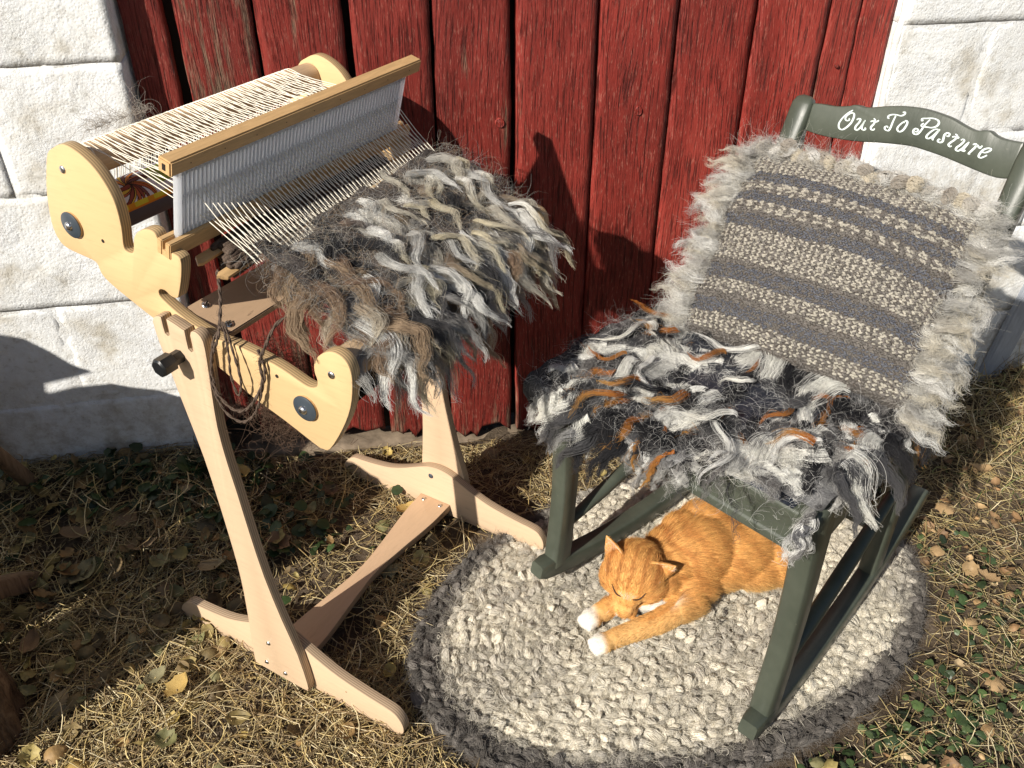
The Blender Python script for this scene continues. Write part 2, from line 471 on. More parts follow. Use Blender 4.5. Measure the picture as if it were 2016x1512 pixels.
# ------------------------------------------------------------------ ground
RC, RA, RB, RT = np.array([.458, -.499]), .473, .312, math.radians(14.2)
def rug_r(x, y):
    dx, dy = np.asarray(x)-RC[0], np.asarray(y)-RC[1]
    u = dx*math.cos(RT)+dy*math.sin(RT); v = -dx*math.sin(RT)+dy*math.cos(RT)
    return np.sqrt((u/RA)**2+(v/RB)**2)
def gz(x, y):
    x = np.asarray(x, float); y = np.asarray(y, float)
    z = -.006+.0035*fbm(x*9, y*9, 4, 3)+.0022*vnoise(x*60, y*60, 5)+.0012*vnoise(x*130, y*130, 9)
    z = z+.062*sm(-.30, -.01, y)*sm(-.18, -.42, x)
    z = z+.018*sm(-.10, 0, y)*sm(.30, -.1, x)+.022*np.exp(-((x-.34)/.09)**2-((y+.05)/.06)**2)
    z = z+.055*sm(1.10, 1.5, x)*sm(-.35, .0, y)
    z = z-.006*sm(1.1, .9, rug_r(x, y))
    return z
gx = np.unique(np.concatenate([-60+59*np.linspace(0, 1, 12)**.5, np.arange(-1.0, 1.9, .0075), 1.9+60*np.linspace(0, 1, 12)**2]))
gy = np.unique(np.concatenate([-60+58.8*np.linspace(0, 1, 12)**.5, np.arange(-1.2, .09, .0075), .1+60*np.linspace(0, 1, 10)**2]))
GX, GY = np.meshgrid(gx, gy); Z = gz(GX, GY)
nx, ny = len(gx), len(gy)
idx = np.arange(nx*ny).reshape(ny, nx)
F = np.stack([idx[:-1, :-1], idx[:-1, 1:], idx[1:, 1:], idx[1:, :-1]], -1).reshape(-1, 4)
g = mesh_obj('ground', np.stack([GX, GY, Z], -1).reshape(-1, 3), F, M['soil'])
tag(g, kind='structure')

# ------------------------------------------------------------------ block walls
CZ = [.006+.2032*k for k in range(-1, 8)]          # bed joints
def block_mesh(x0, x1, z0, z1, seed, mat, parent):
    g_ = .0008; x0 += g_; x1 -= g_; z0 += g_*.8; z1 -= g_*.8
    nx_ = max(6, int((x1-x0)/.012)); nz_ = 16
    xs = np.linspace(x0, x1, nx_+1); zs = np.linspace(z0, z1, nz_+1)
    X, Zz = np.meshgrid(xs, zs)
    e = np.minimum(np.minimum(X-x0, x1-X), np.minimum(Zz-z0, z1-Zz))
    Y = .0006*np.exp(-e/.0015)+.0004*fbm(X*22+seed*3, Zz*22, 4, seed)-.0005+rng.uniform(-.0006, .0006)
    ed = (e < 1e-6)
    jx = .0011*vnoise(X*40, Zz*40+seed, 31)*ed; jz = .0010*vnoise(X*40+9, Zz*40, 33)*ed
    V = list(np.stack([X+jx, Y, Zz+jz], -1).reshape(-1, 3)); W_ = nx_+1
    F = []
    for j in range(nz_):
        for i in range(nx_):
            a = j*W_+i; F.append((a, a+1, a+W_+1, a+W_))
    loop = [i for i in range(W_)]+[j*W_+nx_ for j in range(1, nz_+1)]+[nz_*W_+i for i in range(nx_-1, -1, -1)]+[j*W_ for j in range(nz_-1, 0, -1)]
    base = len(V)
    for k in loop: V.append(V[k]+np.array([0, .13-V[k][1], 0]))
    L_ = len(loop)
    for k in range(L_): F.append((loop[(k+1) % L_], loop[k], base+k, base+(k+1) % L_))
    return mesh_obj('block', V, F, mat, parent, True)

def wall(name, xa, xb, joint0, parity, label):
    r = empty(name, (0, 0, 0)); tag(r, label, 'wall')
    for k in range(len(CZ)-1):
        off = 0 if (k+parity) % 2 == 0 else .2032
        js = [xa]+[joint0+off+.4064*n for n in range(-16, 17) if xa+.03 < joint0+off+.4064*n < xb-.03]+[xb]
        for a, b in zip(js[:-1], js[1:]):
            block_mesh(a, b, CZ[k], CZ[k+1], k*13+int(a*100) % 97, M['block'], r)
    # mortar bed and core, recessed behind the block faces
    X, Zz = np.meshgrid(np.linspace(xa+.004, xb-.004, 160), np.linspace(CZ[0], CZ[-1]-.003, 220))
    Y = .0003+.0003*fbm(X*50, Zz*50, 3, 71)
    id_ = np.arange(X.size).reshape(X.shape)
    F = np.stack([id_[:-1, :-1], id_[:-1, 1:], id_[1:, 1:], id_[1:, :-1]], -1).reshape(-1, 4)
    mesh_obj('mortar', np.stack([X, Y, Zz], -1).reshape(-1, 3), F, M['block'], r)
    return r
wall('block_wall', -2.6, -.341, -.551, 0, 'white painted concrete block wall left of the red door, shaded low down')
wall('block_wall', .945, 3.4, 1.118, 0, 'white painted concrete block wall behind the green rocker, rubbed with dark streaks')

# crumbly mortar bead along the right jamb
V, F = tube([(.9445+.0015*math.sin(z*31)+.001*math.sin(z*77), .007, z) for z in np.arange(.02, 1.4, .02)], [.006+.0015*abs(math.sin(z*53)) for z in np.arange(.02, 1.4, .02)], 8)
tag(mesh_obj('mortar_bead', V, F, M['block']), kind='structure')

# ------------------------------------------------------------------ barn door
door = empty('barn_door', (.3, .025, 0)); tag(door, 'weathered red plank barn door between the two white block walls', 'door')
PX = [(-.334, -.272), (-.254, -.143), (-.136, -.005), (.007, .131), (.136, .262), (.273, .407), (.4115, .545), (.549, .6825), (.687, .8155), (.820, .8745), (.878, .941)]
PB = [.11, .075, .05, .032, .02, .008, -.004, -.004, -.004, -.004, -.004]
for i, ((a, b), zb) in enumerate(zip(PX, PB)):
    nxp = 10; zs = np.concatenate([np.linspace(zb, zb+.05, 8)[:-1], np.linspace(zb+.05, 1.45, 90)])
    us = np.linspace(0, 1, nxp+1)
    U, Zz = np.meshgrid(us, zs)
    wl_ = .0013*vnoise(Zz*7, Zz*0+i, 3)+.0009*vnoise(Zz*38, Zz*0+i, 4)
    wr_ = .0013*vnoise(Zz*7, Zz*0+i+50, 3)+.0009*vnoise(Zz*38, Zz*0+i+50, 4)
    X = a+(b-a)*U+wl_*(1-U)+wr_*U-.3
    ex = np.minimum(U, 1-U)*(b-a)
    depth = [.012, .0, .002, -.001, .001, -.003, .0, .002, -.001, .001, .003][i]
    Y = depth+.0024*np.exp(-ex/.0022)+.0012*vnoise(X*30, Zz*4, i)+.001*np.cos((U-.5)*3)
    rag = np.zeros_like(Zz); bot = Zz < zb+.052
    rag[bot] = ((1-(Zz[bot]-zb)/.052)*(.014*vnoise(X[bot]*150, X[bot]*0+i, 8)+.010*vnoise(X[bot]*50, X[bot]*0, 9)))
    V = list(np.stack([X, Y, Zz+rag], -1).reshape(-1, 3)); W_ = nxp+1; nz_ = len(zs)-1; F = []
    for j in range(nz_):
        for k in range(nxp):
            q = j*W_+k; F.append((q, q+1, q+W_+1, q+W_))
    loop = [k for k in range(W_)]+[j*W_+nxp for j in range(1, nz_+1)]+[nz_*W_+k for k in range(nxp-1, -1, -1)]+[j*W_ for j in range(nz_-1, 0, -1)]
    base = len(V)
    for q in loop: V.append(V[q]*np.array([1, 0, 1])+np.array([0, .030, 0]))
    for k in range(len(loop)): F.append((loop[(k+1) % len(loop)], loop[k], base+k, base+(k+1) % len(loop)))
    mesh_obj('plank', V, F, M['red%d' % i], door, True)
box('dark_gap_sheet', (0, .052, .72), (1.27, .012, 1.40), M['dark'], door, 0)  # near-black sheet puts the darkness behind the plank gaps into its colour
def knot(x, z, r):
    prof = [(0.0001, -.0020)]+[(r*k/14, -.0014-.0009*math.sin(k*1.9)*(.5+.5*k/14)) for k in range(1, 13)]+[(r*.93, .0004), (r, .003), (r*1.02, .006)]
    V, F = [], []
    n = 26
    for rr, h in prof:
        for k in range(n):
            an = 2*math.pi*k/n; q = rr*(1+.07*math.sin(2*an+x*9)+.03*math.sin(5*an))
            V.append((x-.3+q*math.cos(an)*.92, h, z+q*math.sin(an)*1.1))
    for i_ in range(len(prof)-1):
        for k in range(n): F.append((i_*n+k, i_*n+(k+1) % n, (i_+1)*n+(k+1) % n, (i_+1)*n+k))
    mesh_obj('knot', V, F, M['red5'], door)
knot(.322, .782, .0205); knot(.243, .683, .009); knot(.49, .69, .008)
for (x, z) in [(.475, .45), (.62, .30), (.07, .5), (-.07, .8), (.35, .3), (-.07, .3), (.2, .2), (.75, .55), (.85, .75), (-.3, .6)]:
    lathe_obj('nail_head', [(.0001, -.0035), (.003, -.003), (.0036, -.001), (.0036, .006)], (x-.3, -.001, z), (0, 1, 0), M['red3'], door, 10)
# stone sill under the door
V0 = []; F0 = []
sx = np.linspace(-.36, .97, 120); prof = [(.10, -.05), (.0, -.05), (-.012, -.02), (-.008, 0), (.01, .006), (.10, .006)]
for i, x in enumerate(sx):
    hz = np.interp(x, [-.36, -.24, 0, .25, .97], [.022, .034, .008, -.012, -.020])
    for j, (py, pz) in enumerate(prof):
        V0.append((x, py+.02+.006*vnoise(x*25, j*1.0, 61), pz+hz+.005*vnoise(x*30, j*2.0, 62)))
for i in range(len(sx)-1):
    for j in range(len(prof)-1):
        q = i*len(prof)+j; F0.append((q+len(prof), q, q+1, q+len(prof)+1))
tag(mesh_obj('stone_sill', V0, [tuple(map(int, f)) for f in F0], M['stone']), kind='structure')

# ------------------------------------------------------------------ straw, leaves, greenery
def straws(name, N, lmin, lmax, rmin, rmax, dens, lift, tilt, pal, seed, K=4):
    r = np.random.default_rng(seed); xy = []
    tot = 0
    while tot < N:
        c = np.stack([r.uniform(-.95, 1.75, 40000), r.uniform(-1.12, .0, 40000)], -1)
        c = c[r.uniform(0, 1, len(c)) < dens(c[:, 0], c[:, 1])]; xy.append(c); tot += len(c)
        if len(c) == 0: break
    xy = np.concatenate(xy)[:N]; N = len(xy)
    L = r.uniform(lmin, lmax, N)*r.uniform(.5, 1, N); R = r.uniform(rmin, rmax, N)
    an = r.uniform(0, math.pi, N)+.5*vnoise(xy[:, 0]*5, xy[:, 1]*5, seed)
    bend = r.normal(0, .35 if lmax < .15 else .9, N)
    t = np.linspace(-.5, .5, K)
    ang = an[:, None]+bend[:, None]*t[None]*2
    kink = (r.uniform(0, 1, N) < .15)[:, None]*(t[None] > 0)*r.uniform(-1.2, 1.2, N)[:, None]
    ang = ang+kink
    dx = np.cumsum(np.cos(ang), 1); dy = np.cumsum(np.sin(ang), 1)
    dx -= dx.mean(1)[:, None]; dy -= dy.mean(1)[:, None]
    X = xy[:, :1]+dx*L[:, None]/K; Y = xy[:, 1:]+dy*L[:, None]/K
    Y = np.minimum(Y, -.002+0*Y)
    til = r.normal(0, tilt, N)[:, None]*t[None]*L[:, None]
    Zz = gz(X, Y).max(1)[:, None]*.6+gz(X, Y)*.4+R[:, None]+(r.uniform(0, 1, N)**2*lift)[:, None]+til
    Zz = np.maximum(Zz, gz(X, Y)+.0008)
    P = np.stack([X, Y, Zz], -1)
    T = norm(np.gradient(P, axis=1)); up_ = np.array([0, 0, 1.])
    n1 = norm(np.cross(T, up_)); n2 = np.cross(n1, T)
    rr = R[:, None]*np.array([.8]+[1]*(K-2)+[.45])[None]
    rings = []
    for a_ in (0, 2.094, 4.189):
        rings.append(P+rr[..., None]*(math.cos(a_+.5)*n1+.6*math.sin(a_+.5)*n2))
    V = np.stack(rings, 2).reshape(N, K*3, 3)
    F0 = []
    for k in range(K-1):
        for j in range(3): F0.append((k*3+j, k*3+(j+1) % 3, (k+1)*3+(j+1) % 3, (k+1)*3+j))
    F0 = np.array(F0); F = (F0[None]+(np.arange(N)*K*3)[:, None, None]).reshape(-1, 4)
    pal = np.array(pal); c = pal[r.integers(0, len(pal), N)]*r.uniform(.7, 1.2, N)[:, None]
    C = np.repeat(c[:, None], K*3, 1).reshape(-1, 3)
    o = mesh_obj(name, V.reshape(-1, 3), F.astype(np.int32), M['straw'], None, True, C)
    tag(o, kind='stuff'); return o
GOLD = [(.58, .45, .20), (.66, .54, .28), (.74, .63, .39), (.46, .33, .14), (.58, .47, .25), (.33, .23, .11), (.64, .49, .21), (.22, .15, .075), (.27, .20, .10), (.36, .27, .15)]
def d_straw(x, y):
    d = .85*sm(.75, .1, x)+.20
    patch = sm(-.55, .35, vnoise(x*5+3, y*5, 12)+.45*vnoise(x*13, y*13, 13))
    d = d*(.16+.84*patch)
    d = d+.45*np.exp(-((x-.33)/.10)**2-((y+.07)/.07)**2)
    d = d*(1-.35*sm(-.60, -.80, y)*sm(-.5, -.1, x))
    d = d*(1-sm(1.05, .99, rug_r(x, y)))
    return d
straws('straw', 17500, .03, .13, .0005, .0011, d_straw, .018, .10, GOLD, 21, 5)
straws('straw', 21000, .008, .035, .0005, .0011, lambda x, y: np.minimum(d_straw(x, y)*1.1+.10*(rug_r(x, y) > 1.03), 1), .008, .15, GOLD, 22, 3)
tag(straws('straw', 2600, .08, .24, .0006, .0012, lambda x, y: d_straw(x, y)*.8+.12*(rug_r(x, y) > 1.1), .022, .14, GOLD, 23, 8))
# grass stems drifting in front of the wall on the far right
straws('dry_grass', 900, .05, .16, .0007, .0013, lambda x, y: .9*sm(1.0, 1.2, x)*sm(-.45, -.1, y), .05, .5, GOLD+[(.30, .33, .12)], 24, 6)

def leaf_shape(kind, curl, seed):
    """a leaf 1 long; returns verts, quads"""
    r = np.random.default_rng(seed); nu, nv = 8, 4
    V = []
    for i in range(nu+1):
        u = i/nu
        w = .30*math.sin(math.pi*u**.85)**.8 if kind == 0 else (.36*math.sin(math.pi*u**.7)**.6 if kind == 1 else .42*math.sin(math.pi*u**.9)**.7*(1+.22*math.sin(u*19)))
        for j in range(nv+1):
            v = j/nv*2-1
            V.append((u-.5, v*w, curl*(.30*(2*u-1)**2+.45*w*abs(v)*1.3)+.03*r.normal()))
    V = np.array(V); F = []
    for i in range(nu):
        for j in range(nv):
            a = i*(nv+1)+j; F.append((a, a+nv+1, a+nv+2, a+1))
    return V, np.array(F)

def scatter_leaves(name, N, smin, smax, dens, pal, seed, mat, lift=.012, tilt=.35, kinds=(0, 1, 2), green=False):
    r = np.random.default_rng(seed); c = []; tot = 0
    while tot < N:
        q = np.stack([r.uniform(-.95, 1.75, 30000), r.uniform(-1.12, -.012, 30000)], -1)
        q = q[r.uniform(0, 1, len(q)) < dens(q[:, 0], q[:, 1])]; c.append(q); tot += len(q)
        if len(q) == 0: break
    xy = np.concatenate(c)[:N]; N = len(xy); pal = np.array(pal)
    allV = []; allF = []; allC = []; base = 0
    for k in kinds:
        sel = np.arange(N) % len(kinds) == kinds.index(k)
        V0, F0 = leaf_shape(k, .9 if not green else -.25, seed+k); n = sel.sum(); s = r.uniform(smin, smax, n)
        if green: V0 = V0*np.array([1, 1.35, 1])
        X = np.einsum('nij,njk->nik', rotz(r.uniform(0, 6.28, n)), np.einsum('nij,njk->nik', rotx(r.normal(0, tilt, n)), roty(r.normal(0, tilt, n))))*s[:, None, None]
        fl = np.where(r.uniform(0, 1, n) < .5, 1, -1) if not green else np.ones(n)
        X = X*np.stack([np.ones(n), np.ones(n), fl], -1)[:, None, :]
        T = np.stack([xy[sel, 0], xy[sel, 1], gz(xy[sel, 0], xy[sel, 1])+.004+s*.12+r.uniform(0, lift, n)], -1)
        V = (np.einsum('nij,vj->nvi', X, V0)+T[:, None])
        V[..., 2] = np.maximum(V[..., 2], gz(V[..., 0], V[..., 1])+.001)
        cc = pal[r.integers(0, len(pal), n)]*r.uniform(.65, 1.2, n)[:, None]
        allV.append(V.reshape(-1, 3)); allF.append((F0[None]+(np.arange(n)*len(V0))[:, None, None]+base).reshape(-1, 4)); base += n*len(V0)
        allC.append(np.repeat(cc[:, None], len(V0), 1).reshape(-1, 3))
    V = np.concatenate(allV); V[:, 1] = np.minimum(V[:, 1], -.003)
    o = mesh_obj(name, V, np.concatenate(allF).astype(np.int32), mat, None, True, np.concatenate(allC))
    tag(o, kind='stuff'); return o
BROWN = [(.22, .16, .07), (.32, .24, .09), (.16, .11, .05), (.38, .30, .11), (.24, .22, .10), (.32, .20, .08), (.18, .17, .07)]
TAN = [(.38, .24, .11), (.44, .30, .15), (.32, .19, .09), (.48, .36, .20), (.26, .16, .08), (.20, .12, .06)]
GREEN = [(.035, .06, .022), (.05, .085, .03), (.07, .11, .035), (.03, .048, .02), (.09, .13, .05)]
off_rug = lambda x, y: (rug_r(x, y) > 1.04)
scatter_leaves('leaf_litter', 330, .014, .040, lambda x, y: np.clip(sm(-.05, -.45, x)*sm(-.75, -.35, y), 0, 1)*off_rug(x, y), BROWN, 31, M['leaf'], .018)
scatter_leaves('leaf_litter', 110, .016, .04, lambda x, y: .5*off_rug(x, y)*(x < .8), BROWN+[(.45, .33, .10)], 32, M['leaf'])
scatter_leaves('leaf_litter', 560, .008, .032, lambda x, y: off_rug(x, y)*sm(.5, .85, x), TAN, 33, M['leaf'])
straws('straw', 4300, .02, .10, .0005, .0011, lambda x, y: off_rug(x, y)*sm(.55, .9, x)*.8, .016, .2, GOLD, 27, 5)
scatter_leaves('ground_ivy', 1050, .008, .021, lambda x, y: np.clip(off_rug(x, y)*(sm(.42, .62, x)*sm(-.66, -.76, y)*sm(1.05, .8, x+0*y)*.9+.55*sm(.8, .95, x)*sm(-.1, .45, vnoise(x*6, y*6, 44)+.1)), 0, 1), GREEN, 34, M['greenleaf'], .012, .4, (1,), True)
scatter_leaves('ground_ivy', 260, .012, .034, lambda x, y: np.exp(-((x+.42)/.20)**2-((y+.07)/.07)**2)+.6*np.exp(-((x+.2)/.1)**2-((y+.2)/.08)**2), [(.03, .05, .018), (.04, .07, .022)], 35, M['greenleaf'], .03, .5, (0, 1), True)
straws('grass', 2600, .02, .06, .0005, .0010, lambda x, y: np.clip(off_rug(x, y)*(.9*sm(.3, .6, x)*sm(-.62, -.78, y)+.35*sm(.85, 1., x)), 0, 1), .012, .7,
       [(.10, .15, .04), (.16, .20, .06), (.30, .28, .11), (.07, .11, .03)], 36, 4)

# the larger fallen leaves one by one
LEAF_SPOTS = [(-.40, -.10, .055, 0, 4), (-.30, -.06, .05, 2.2, 5), (-.50, -.14, .06, 1.1, 1), (-.46, -.22, .055, .3, 0), (-.36, -.18, .05, 2.8, 2), (-.55, -.26, .06, .9, 3),
              (-.42, -.30, .05, 1.9, 0), (-.33, -.28, .055, .1, 4), (-.50, -.34, .05, 2.4, 2), (-.61, -.40, .05, 1.5, 1), (-.24, -.12, .045, .6, 5), (-.22, -.24, .05, 1.2, 1),
              (-.45, -.42, .045, 2.0, 3), (-.58, -.18, .055, .2, 0), (-.29, -.36, .04, 1.0, 2), (-.40, -.50, .04, .7, 3), (-.545, -.52, .05, 1.3, 4), (-.36, -.53, .045, .9, 5),
              (-.49, -.635, .045, 2.9, 5), (.02, -.19, .045, .5, 5), (-.02, -.33, .045, .2, 3), (.08, -.14, .05, 1.9, 4), (.20, -.04, .05, 2.9, 4), (-.13, -.11, .045, .7, 0),
              (.06, -.27, .04, 1.4, 2), (.99, -.22, .045, 0.4, 5), (1.05, -.36, .04, 1.9, 6), (1.10, -.20, .045, .2, 6), (.97, -.46, .035, 1.1, 6), (1.01, -.55, .04, 2.1, 6),
              (.93, -.63, .035, .5, 6), (1.18, -.28, .04, 2.6, 6), (.90, -.74, .035, 1.2, 6), (.70, -.86, .035, .4, 6), (.12, -.10, .04, 2.2, 1)]
lcols = [(.20, .14, .08), (.30, .19, .10), (.17, .14, .08), (.27, .24, .13), (.38, .30, .17), (.50, .34, .11), (.42, .28, .14)]
protos = {}
for n_, (x, y, s, a, ci) in enumerate(LEAF_SPOTS):
    key = (ci, n_ % 3)
    if key not in protos:
        V0, F0 = leaf_shape(n_ % 3, .8, 90+n_ % 3)
        o = mesh_obj('fallen_leaf', V0, F0.astype(np.int32), M['leaf'], None, True, np.tile(np.array(lcols[ci]), (len(V0), 1))); protos[key] = o
    else:
        o = protos[key].copy(); COL.objects.link(o)
    o.location = (x, y, float(gz(x, y))+.014+.10*s); o.scale = (s, s, s*(1 if n_ % 2 else -1)); o.rotation_euler = (random.uniform(-.3, .3), random.uniform(-.3, .3), a)
    hue = ['dark brown', 'warm brown', 'dull grey-brown', 'olive brown', 'pale brown', 'yellow', 'pinkish tan'][ci]
    if x > .85: place = 'on the soil right of the rug' if y < -.40 else 'on the soil below the right block wall'
    elif y > -.16: place = 'at the foot of the left block wall' if x < -.25 else 'near the foot of the red door'
    elif x < -.38: place = 'in the shade left of the loom' if y > -.45 else 'by the corner log'
    elif x < -.15: place = 'in the shade behind the near loom leg' if y > -.45 else 'in the sun in front of the near loom foot'
    elif x < .3: place = 'on the straw beside the loom stretcher'
    else: place = 'among the green leaves below the rug'
    size = 'large ' if s >= .055 else ('small ' if s <= .04 else '')
    tag(o, '%s%s fallen leaf %s' % (size, hue, place), 'leaf', 'larger fallen leaves on the ground')
CREST_TOP= [[0.0384, 0.7539], [0.0517, 0.756], [0.0704, 0.757], [0.085, 0.7595], [0.098, 0.763], [0.1029, 0.7655], [0.1101, 0.7664], [0.1177, 0.7658], [0.1293, 0.7676], [0.1496, 0.7735], [0.1705, 0.7787], [0.1822, 0.7806], [0.2036, 0.7825], [0.2249, 0.7816], [0.2472, 0.779], [0.265, 0.7742], [0.2784, 0.7712], [0.2869, 0.7711], [0.2962, 0.774], [0.3037, 0.7744], [0.3119, 0.771], [0.323, 0.769], [0.3384, 0.7694], [0.3506, 0.7704]]
CREST_BOT= [[0.3547, 0.7237], [0.3339, 0.7194], [0.3057, 0.7215], [0.2769, 0.7252], [0.2545, 0.7279], [0.2282, 0.7297], [0.2028, 0.7299], [0.16, 0.7237], [0.1214, 0.7165], [0.0714, 0.712], [0.0379, 0.7133]]
LETTERS= [[[[0.1054,0.758],[0.0996,0.7529],[0.0939,0.7449],[0.0907,0.7365],[0.0919,0.7308],[0.0953,0.7282],[0.0999,0.7288],[0.1049,0.7338],[0.109,0.7407],[0.1103,0.7486],[0.109,0.7533],[0.1058,0.7543],[0.1018,0.7522],[0.0982,0.7476],[0.0984,0.7434],[0.1018,0.742],[0.1049,0.744],[0.1033,0.7457]]],[[[0.1159,0.7465],[0.1184,0.7487],[0.1213,0.7486],[0.121,0.7443],[0.1178,0.7377],[0.1184,0.7336],[0.1215,0.733],[0.1248,0.7368],[0.1271,0.7432],[0.1291,0.7491]],[[0.1291,0.7491],[0.1274,0.7424],[0.1274,0.7374],[0.131,0.7353],[0.1336,0.7372],[0.132,0.7389]]],[[[0.1406,0.7542],[0.1438,0.752],[0.1434,0.7469],[0.141,0.7422],[0.1424,0.7388],[0.1456,0.7387],[0.147,0.7411]],[[0.1375,0.7489],[0.1411,0.7506],[0.1458,0.7504],[0.1493,0.7533]]],[[[0.1634,0.7593],[0.161,0.7596],[0.1612,0.7625],[0.1656,0.7652],[0.1724,0.7663],[0.1786,0.7664],[0.1828,0.7694],[0.1826,0.7722],[0.1793,0.7714]],[[0.1712,0.7648],[0.17,0.7563],[0.1696,0.748],[0.1679,0.7431],[0.1632,0.7433],[0.1612,0.7461],[0.1636,0.7483],[0.166,0.7468]]],[[[0.1869,0.761],[0.1832,0.7569],[0.18,0.7513],[0.1802,0.7473],[0.1841,0.7453],[0.1883,0.7483],[0.1909,0.7555],[0.1907,0.7603],[0.1884,0.7618],[0.1864,0.7601],[0.1859,0.758]]],[[[0.212,0.7679],[0.2099,0.7667],[0.2097,0.7694],[0.2155,0.7711],[0.2241,0.7731],[0.2312,0.7723],[0.2342,0.769],[0.2327,0.7643],[0.2272,0.7611],[0.2206,0.7603],[0.2132,0.7594],[0.2116,0.7614],[0.214,0.764]],[[0.2208,0.7707],[0.2163,0.7625],[0.2137,0.7539],[0.2106,0.7483],[0.2057,0.7475],[0.2033,0.7514],[0.2055,0.7548],[0.2093,0.754],[0.2087,0.7511],[0.2061,0.7509]]],[[[0.2366,0.7609],[0.2319,0.7598],[0.2271,0.7547],[0.2242,0.7491],[0.2254,0.7462],[0.2286,0.7466],[0.2328,0.7512],[0.2367,0.7585],[0.2389,0.7614]],[[0.2384,0.7605],[0.2353,0.7534],[0.2335,0.7473],[0.2354,0.7458]]],[[[0.2505,0.7554],[0.2535,0.7554],[0.2539,0.7586],[0.2506,0.7594],[0.2477,0.7563],[0.2479,0.7516],[0.2481,0.7469],[0.2447,0.7448],[0.2416,0.7461],[0.2423,0.7487],[0.2445,0.7484]]],[[[0.2614,0.7604],[0.2646,0.7588],[0.2637,0.7538],[0.2598,0.7489],[0.2576,0.7452],[0.2601,0.743],[0.2625,0.7444]],[[0.2587,0.7558],[0.2624,0.7571],[0.2661,0.756],[0.2678,0.758]]],[[[0.2716,0.7546],[0.2742,0.7564],[0.2762,0.7545],[0.2738,0.7492],[0.27,0.7443],[0.27,0.7411],[0.2732,0.7403],[0.2773,0.7445],[0.2805,0.7509],[0.2834,0.7547]],[[0.2829,0.753],[0.28,0.746],[0.2782,0.7424],[0.2809,0.7419],[0.2821,0.7438]]],[[[0.289,0.7529],[0.2927,0.7546],[0.2935,0.7509],[0.2908,0.7455],[0.2881,0.7401],[0.2903,0.7407]],[[0.2932,0.7516],[0.2948,0.7536],[0.2981,0.7513],[0.2999,0.7509],[0.3016,0.7545]]],[[[0.3041,0.7465],[0.3087,0.7469],[0.3136,0.7505],[0.3137,0.7532],[0.3101,0.7531],[0.3051,0.7499],[0.3025,0.7445],[0.3023,0.7402],[0.3055,0.739],[0.3093,0.7416],[0.3122,0.7443]]]]

# ================================================================== wool locks
def lock_paths(root, d0, L, K, curl, freq, grav, surf, r, wander=.25, lift=.0):
    """grow N guide paths; surf(p)->min z (local). root (N,3)"""
    N = len(root); P = np.zeros((N, K, 3)); P[:, 0] = root; d = norm(d0.copy())
    ph = r.uniform(0, 6.28, N); st = (L/(K-1))
    side = norm(np.cross(d, np.array([0, 0, 1.])+0*d)+1e-6); wv = r.normal(0, 1, (N, 3))
    for k in range(1, K):
        t = k/(K-1)
        wv = .88*wv+.30*r.normal(0, 1, (N, 3))
        c = curl*np.cos(ph+2*math.pi*freq*t)
        dd = d+side*c[:, None]+wander*wv*.5+np.array([0, 0, -1.])*grav*t+np.array([0, 0, 1.])*lift*max(0, .5-t)
        dd = norm(dd); P[:, k] = P[:, k-1]+dd*st[:, None]
        m = surf(P[:, k]) if surf is not None else None
        if m is not None:
            P[:, k, 2] = np.maximum(P[:, k, 2], m+.002+.004*np.sin(ph+5*t))
    return P

def strands_of(P, n, width, rad, crimp, cfreq, col, tipcol, r, flyaway=.12, flat=.38):
    """P (K,3) guide -> n fine strands: fanned out at the root, gathered into a curled tip"""
    K = len(P)
    T = norm(np.gradient(P, axis=0)); up3 = np.array([0, 0, 1.])
    n1 = norm(np.cross(T, up3)+1e-4); n2 = norm(np.cross(n1, T))
    for k in range(1, K):
        if n1[k]@n1[k-1] < 0: n1[k] = -n1[k]; n2[k] = -n2[k]
    t = np.linspace(0, 1, K)
    w = width*(.62*(1-t)**.8+.09+.22*np.sin(math.pi*t))
    q = r.normal(0, .55, n); q2 = r.uniform(-.6, 1, n)*flat; tw = .5*np.sin(2.2*t+r.uniform(0, 6))
    off = ((q[:, None]+q2[:, None]*tw[None])*w)[..., None]*n1[None]+((q2[:, None]+.25*np.abs(q[:, None])*tw[None])*w)[..., None]*n2[None]
    ph = r.uniform(0, 6.28)+r.normal(0, .5, n)
    cr = crimp*(t**.7)
    off = off+(np.sin(2*math.pi*cfreq*t[None]+ph[:, None])*cr)[..., None]*n1[None]+(np.cos(2*math.pi*cfreq*t[None]+ph[:, None])*cr*.6)[..., None]*n2[None]
    fl = (r.uniform(0, 1, n) < flyaway)
    for ax in range(3):
        amp = (np.abs(r.normal(0, .0006, n))+fl*np.abs(r.normal(.004, .004, n)))[:, None]
        f1 = r.uniform(.6, 2.4, n)[:, None]; p1_ = r.uniform(0, 6.28, n)[:, None]
        off[..., ax] += amp*t[None]**.8*(np.sin(2*math.pi*f1*t[None]+p1_)+.4*np.sin(2*math.pi*2.3*f1*t[None]+2*p1_))
    S = P[None]+off
    li = r.uniform(.45, 1.0, n)**.7; xi = li[:, None]*t[None]*(K-1); i0 = np.minimum(xi.astype(int), K-2); fr = (xi-i0)[..., None]
    rws = np.arange(n)[:, None]; S = S[rws, i0]*(1-fr)+S[rws, i0+1]*fr
    c0 = np.array(col)*r.uniform(.80, 1.18, (n, 1)); c1 = np.array(tipcol)*r.uniform(.84, 1.14, (n, 1))
    m = (t**1.4)[None, :, None]; C = c0[:, None]*(1-m)+c1[:, None]*m
    R = rad*(1-.5*t)[None]*r.uniform(.6, 1.4, (n, 1))
    return S, R, np.clip(C, 0, .95)

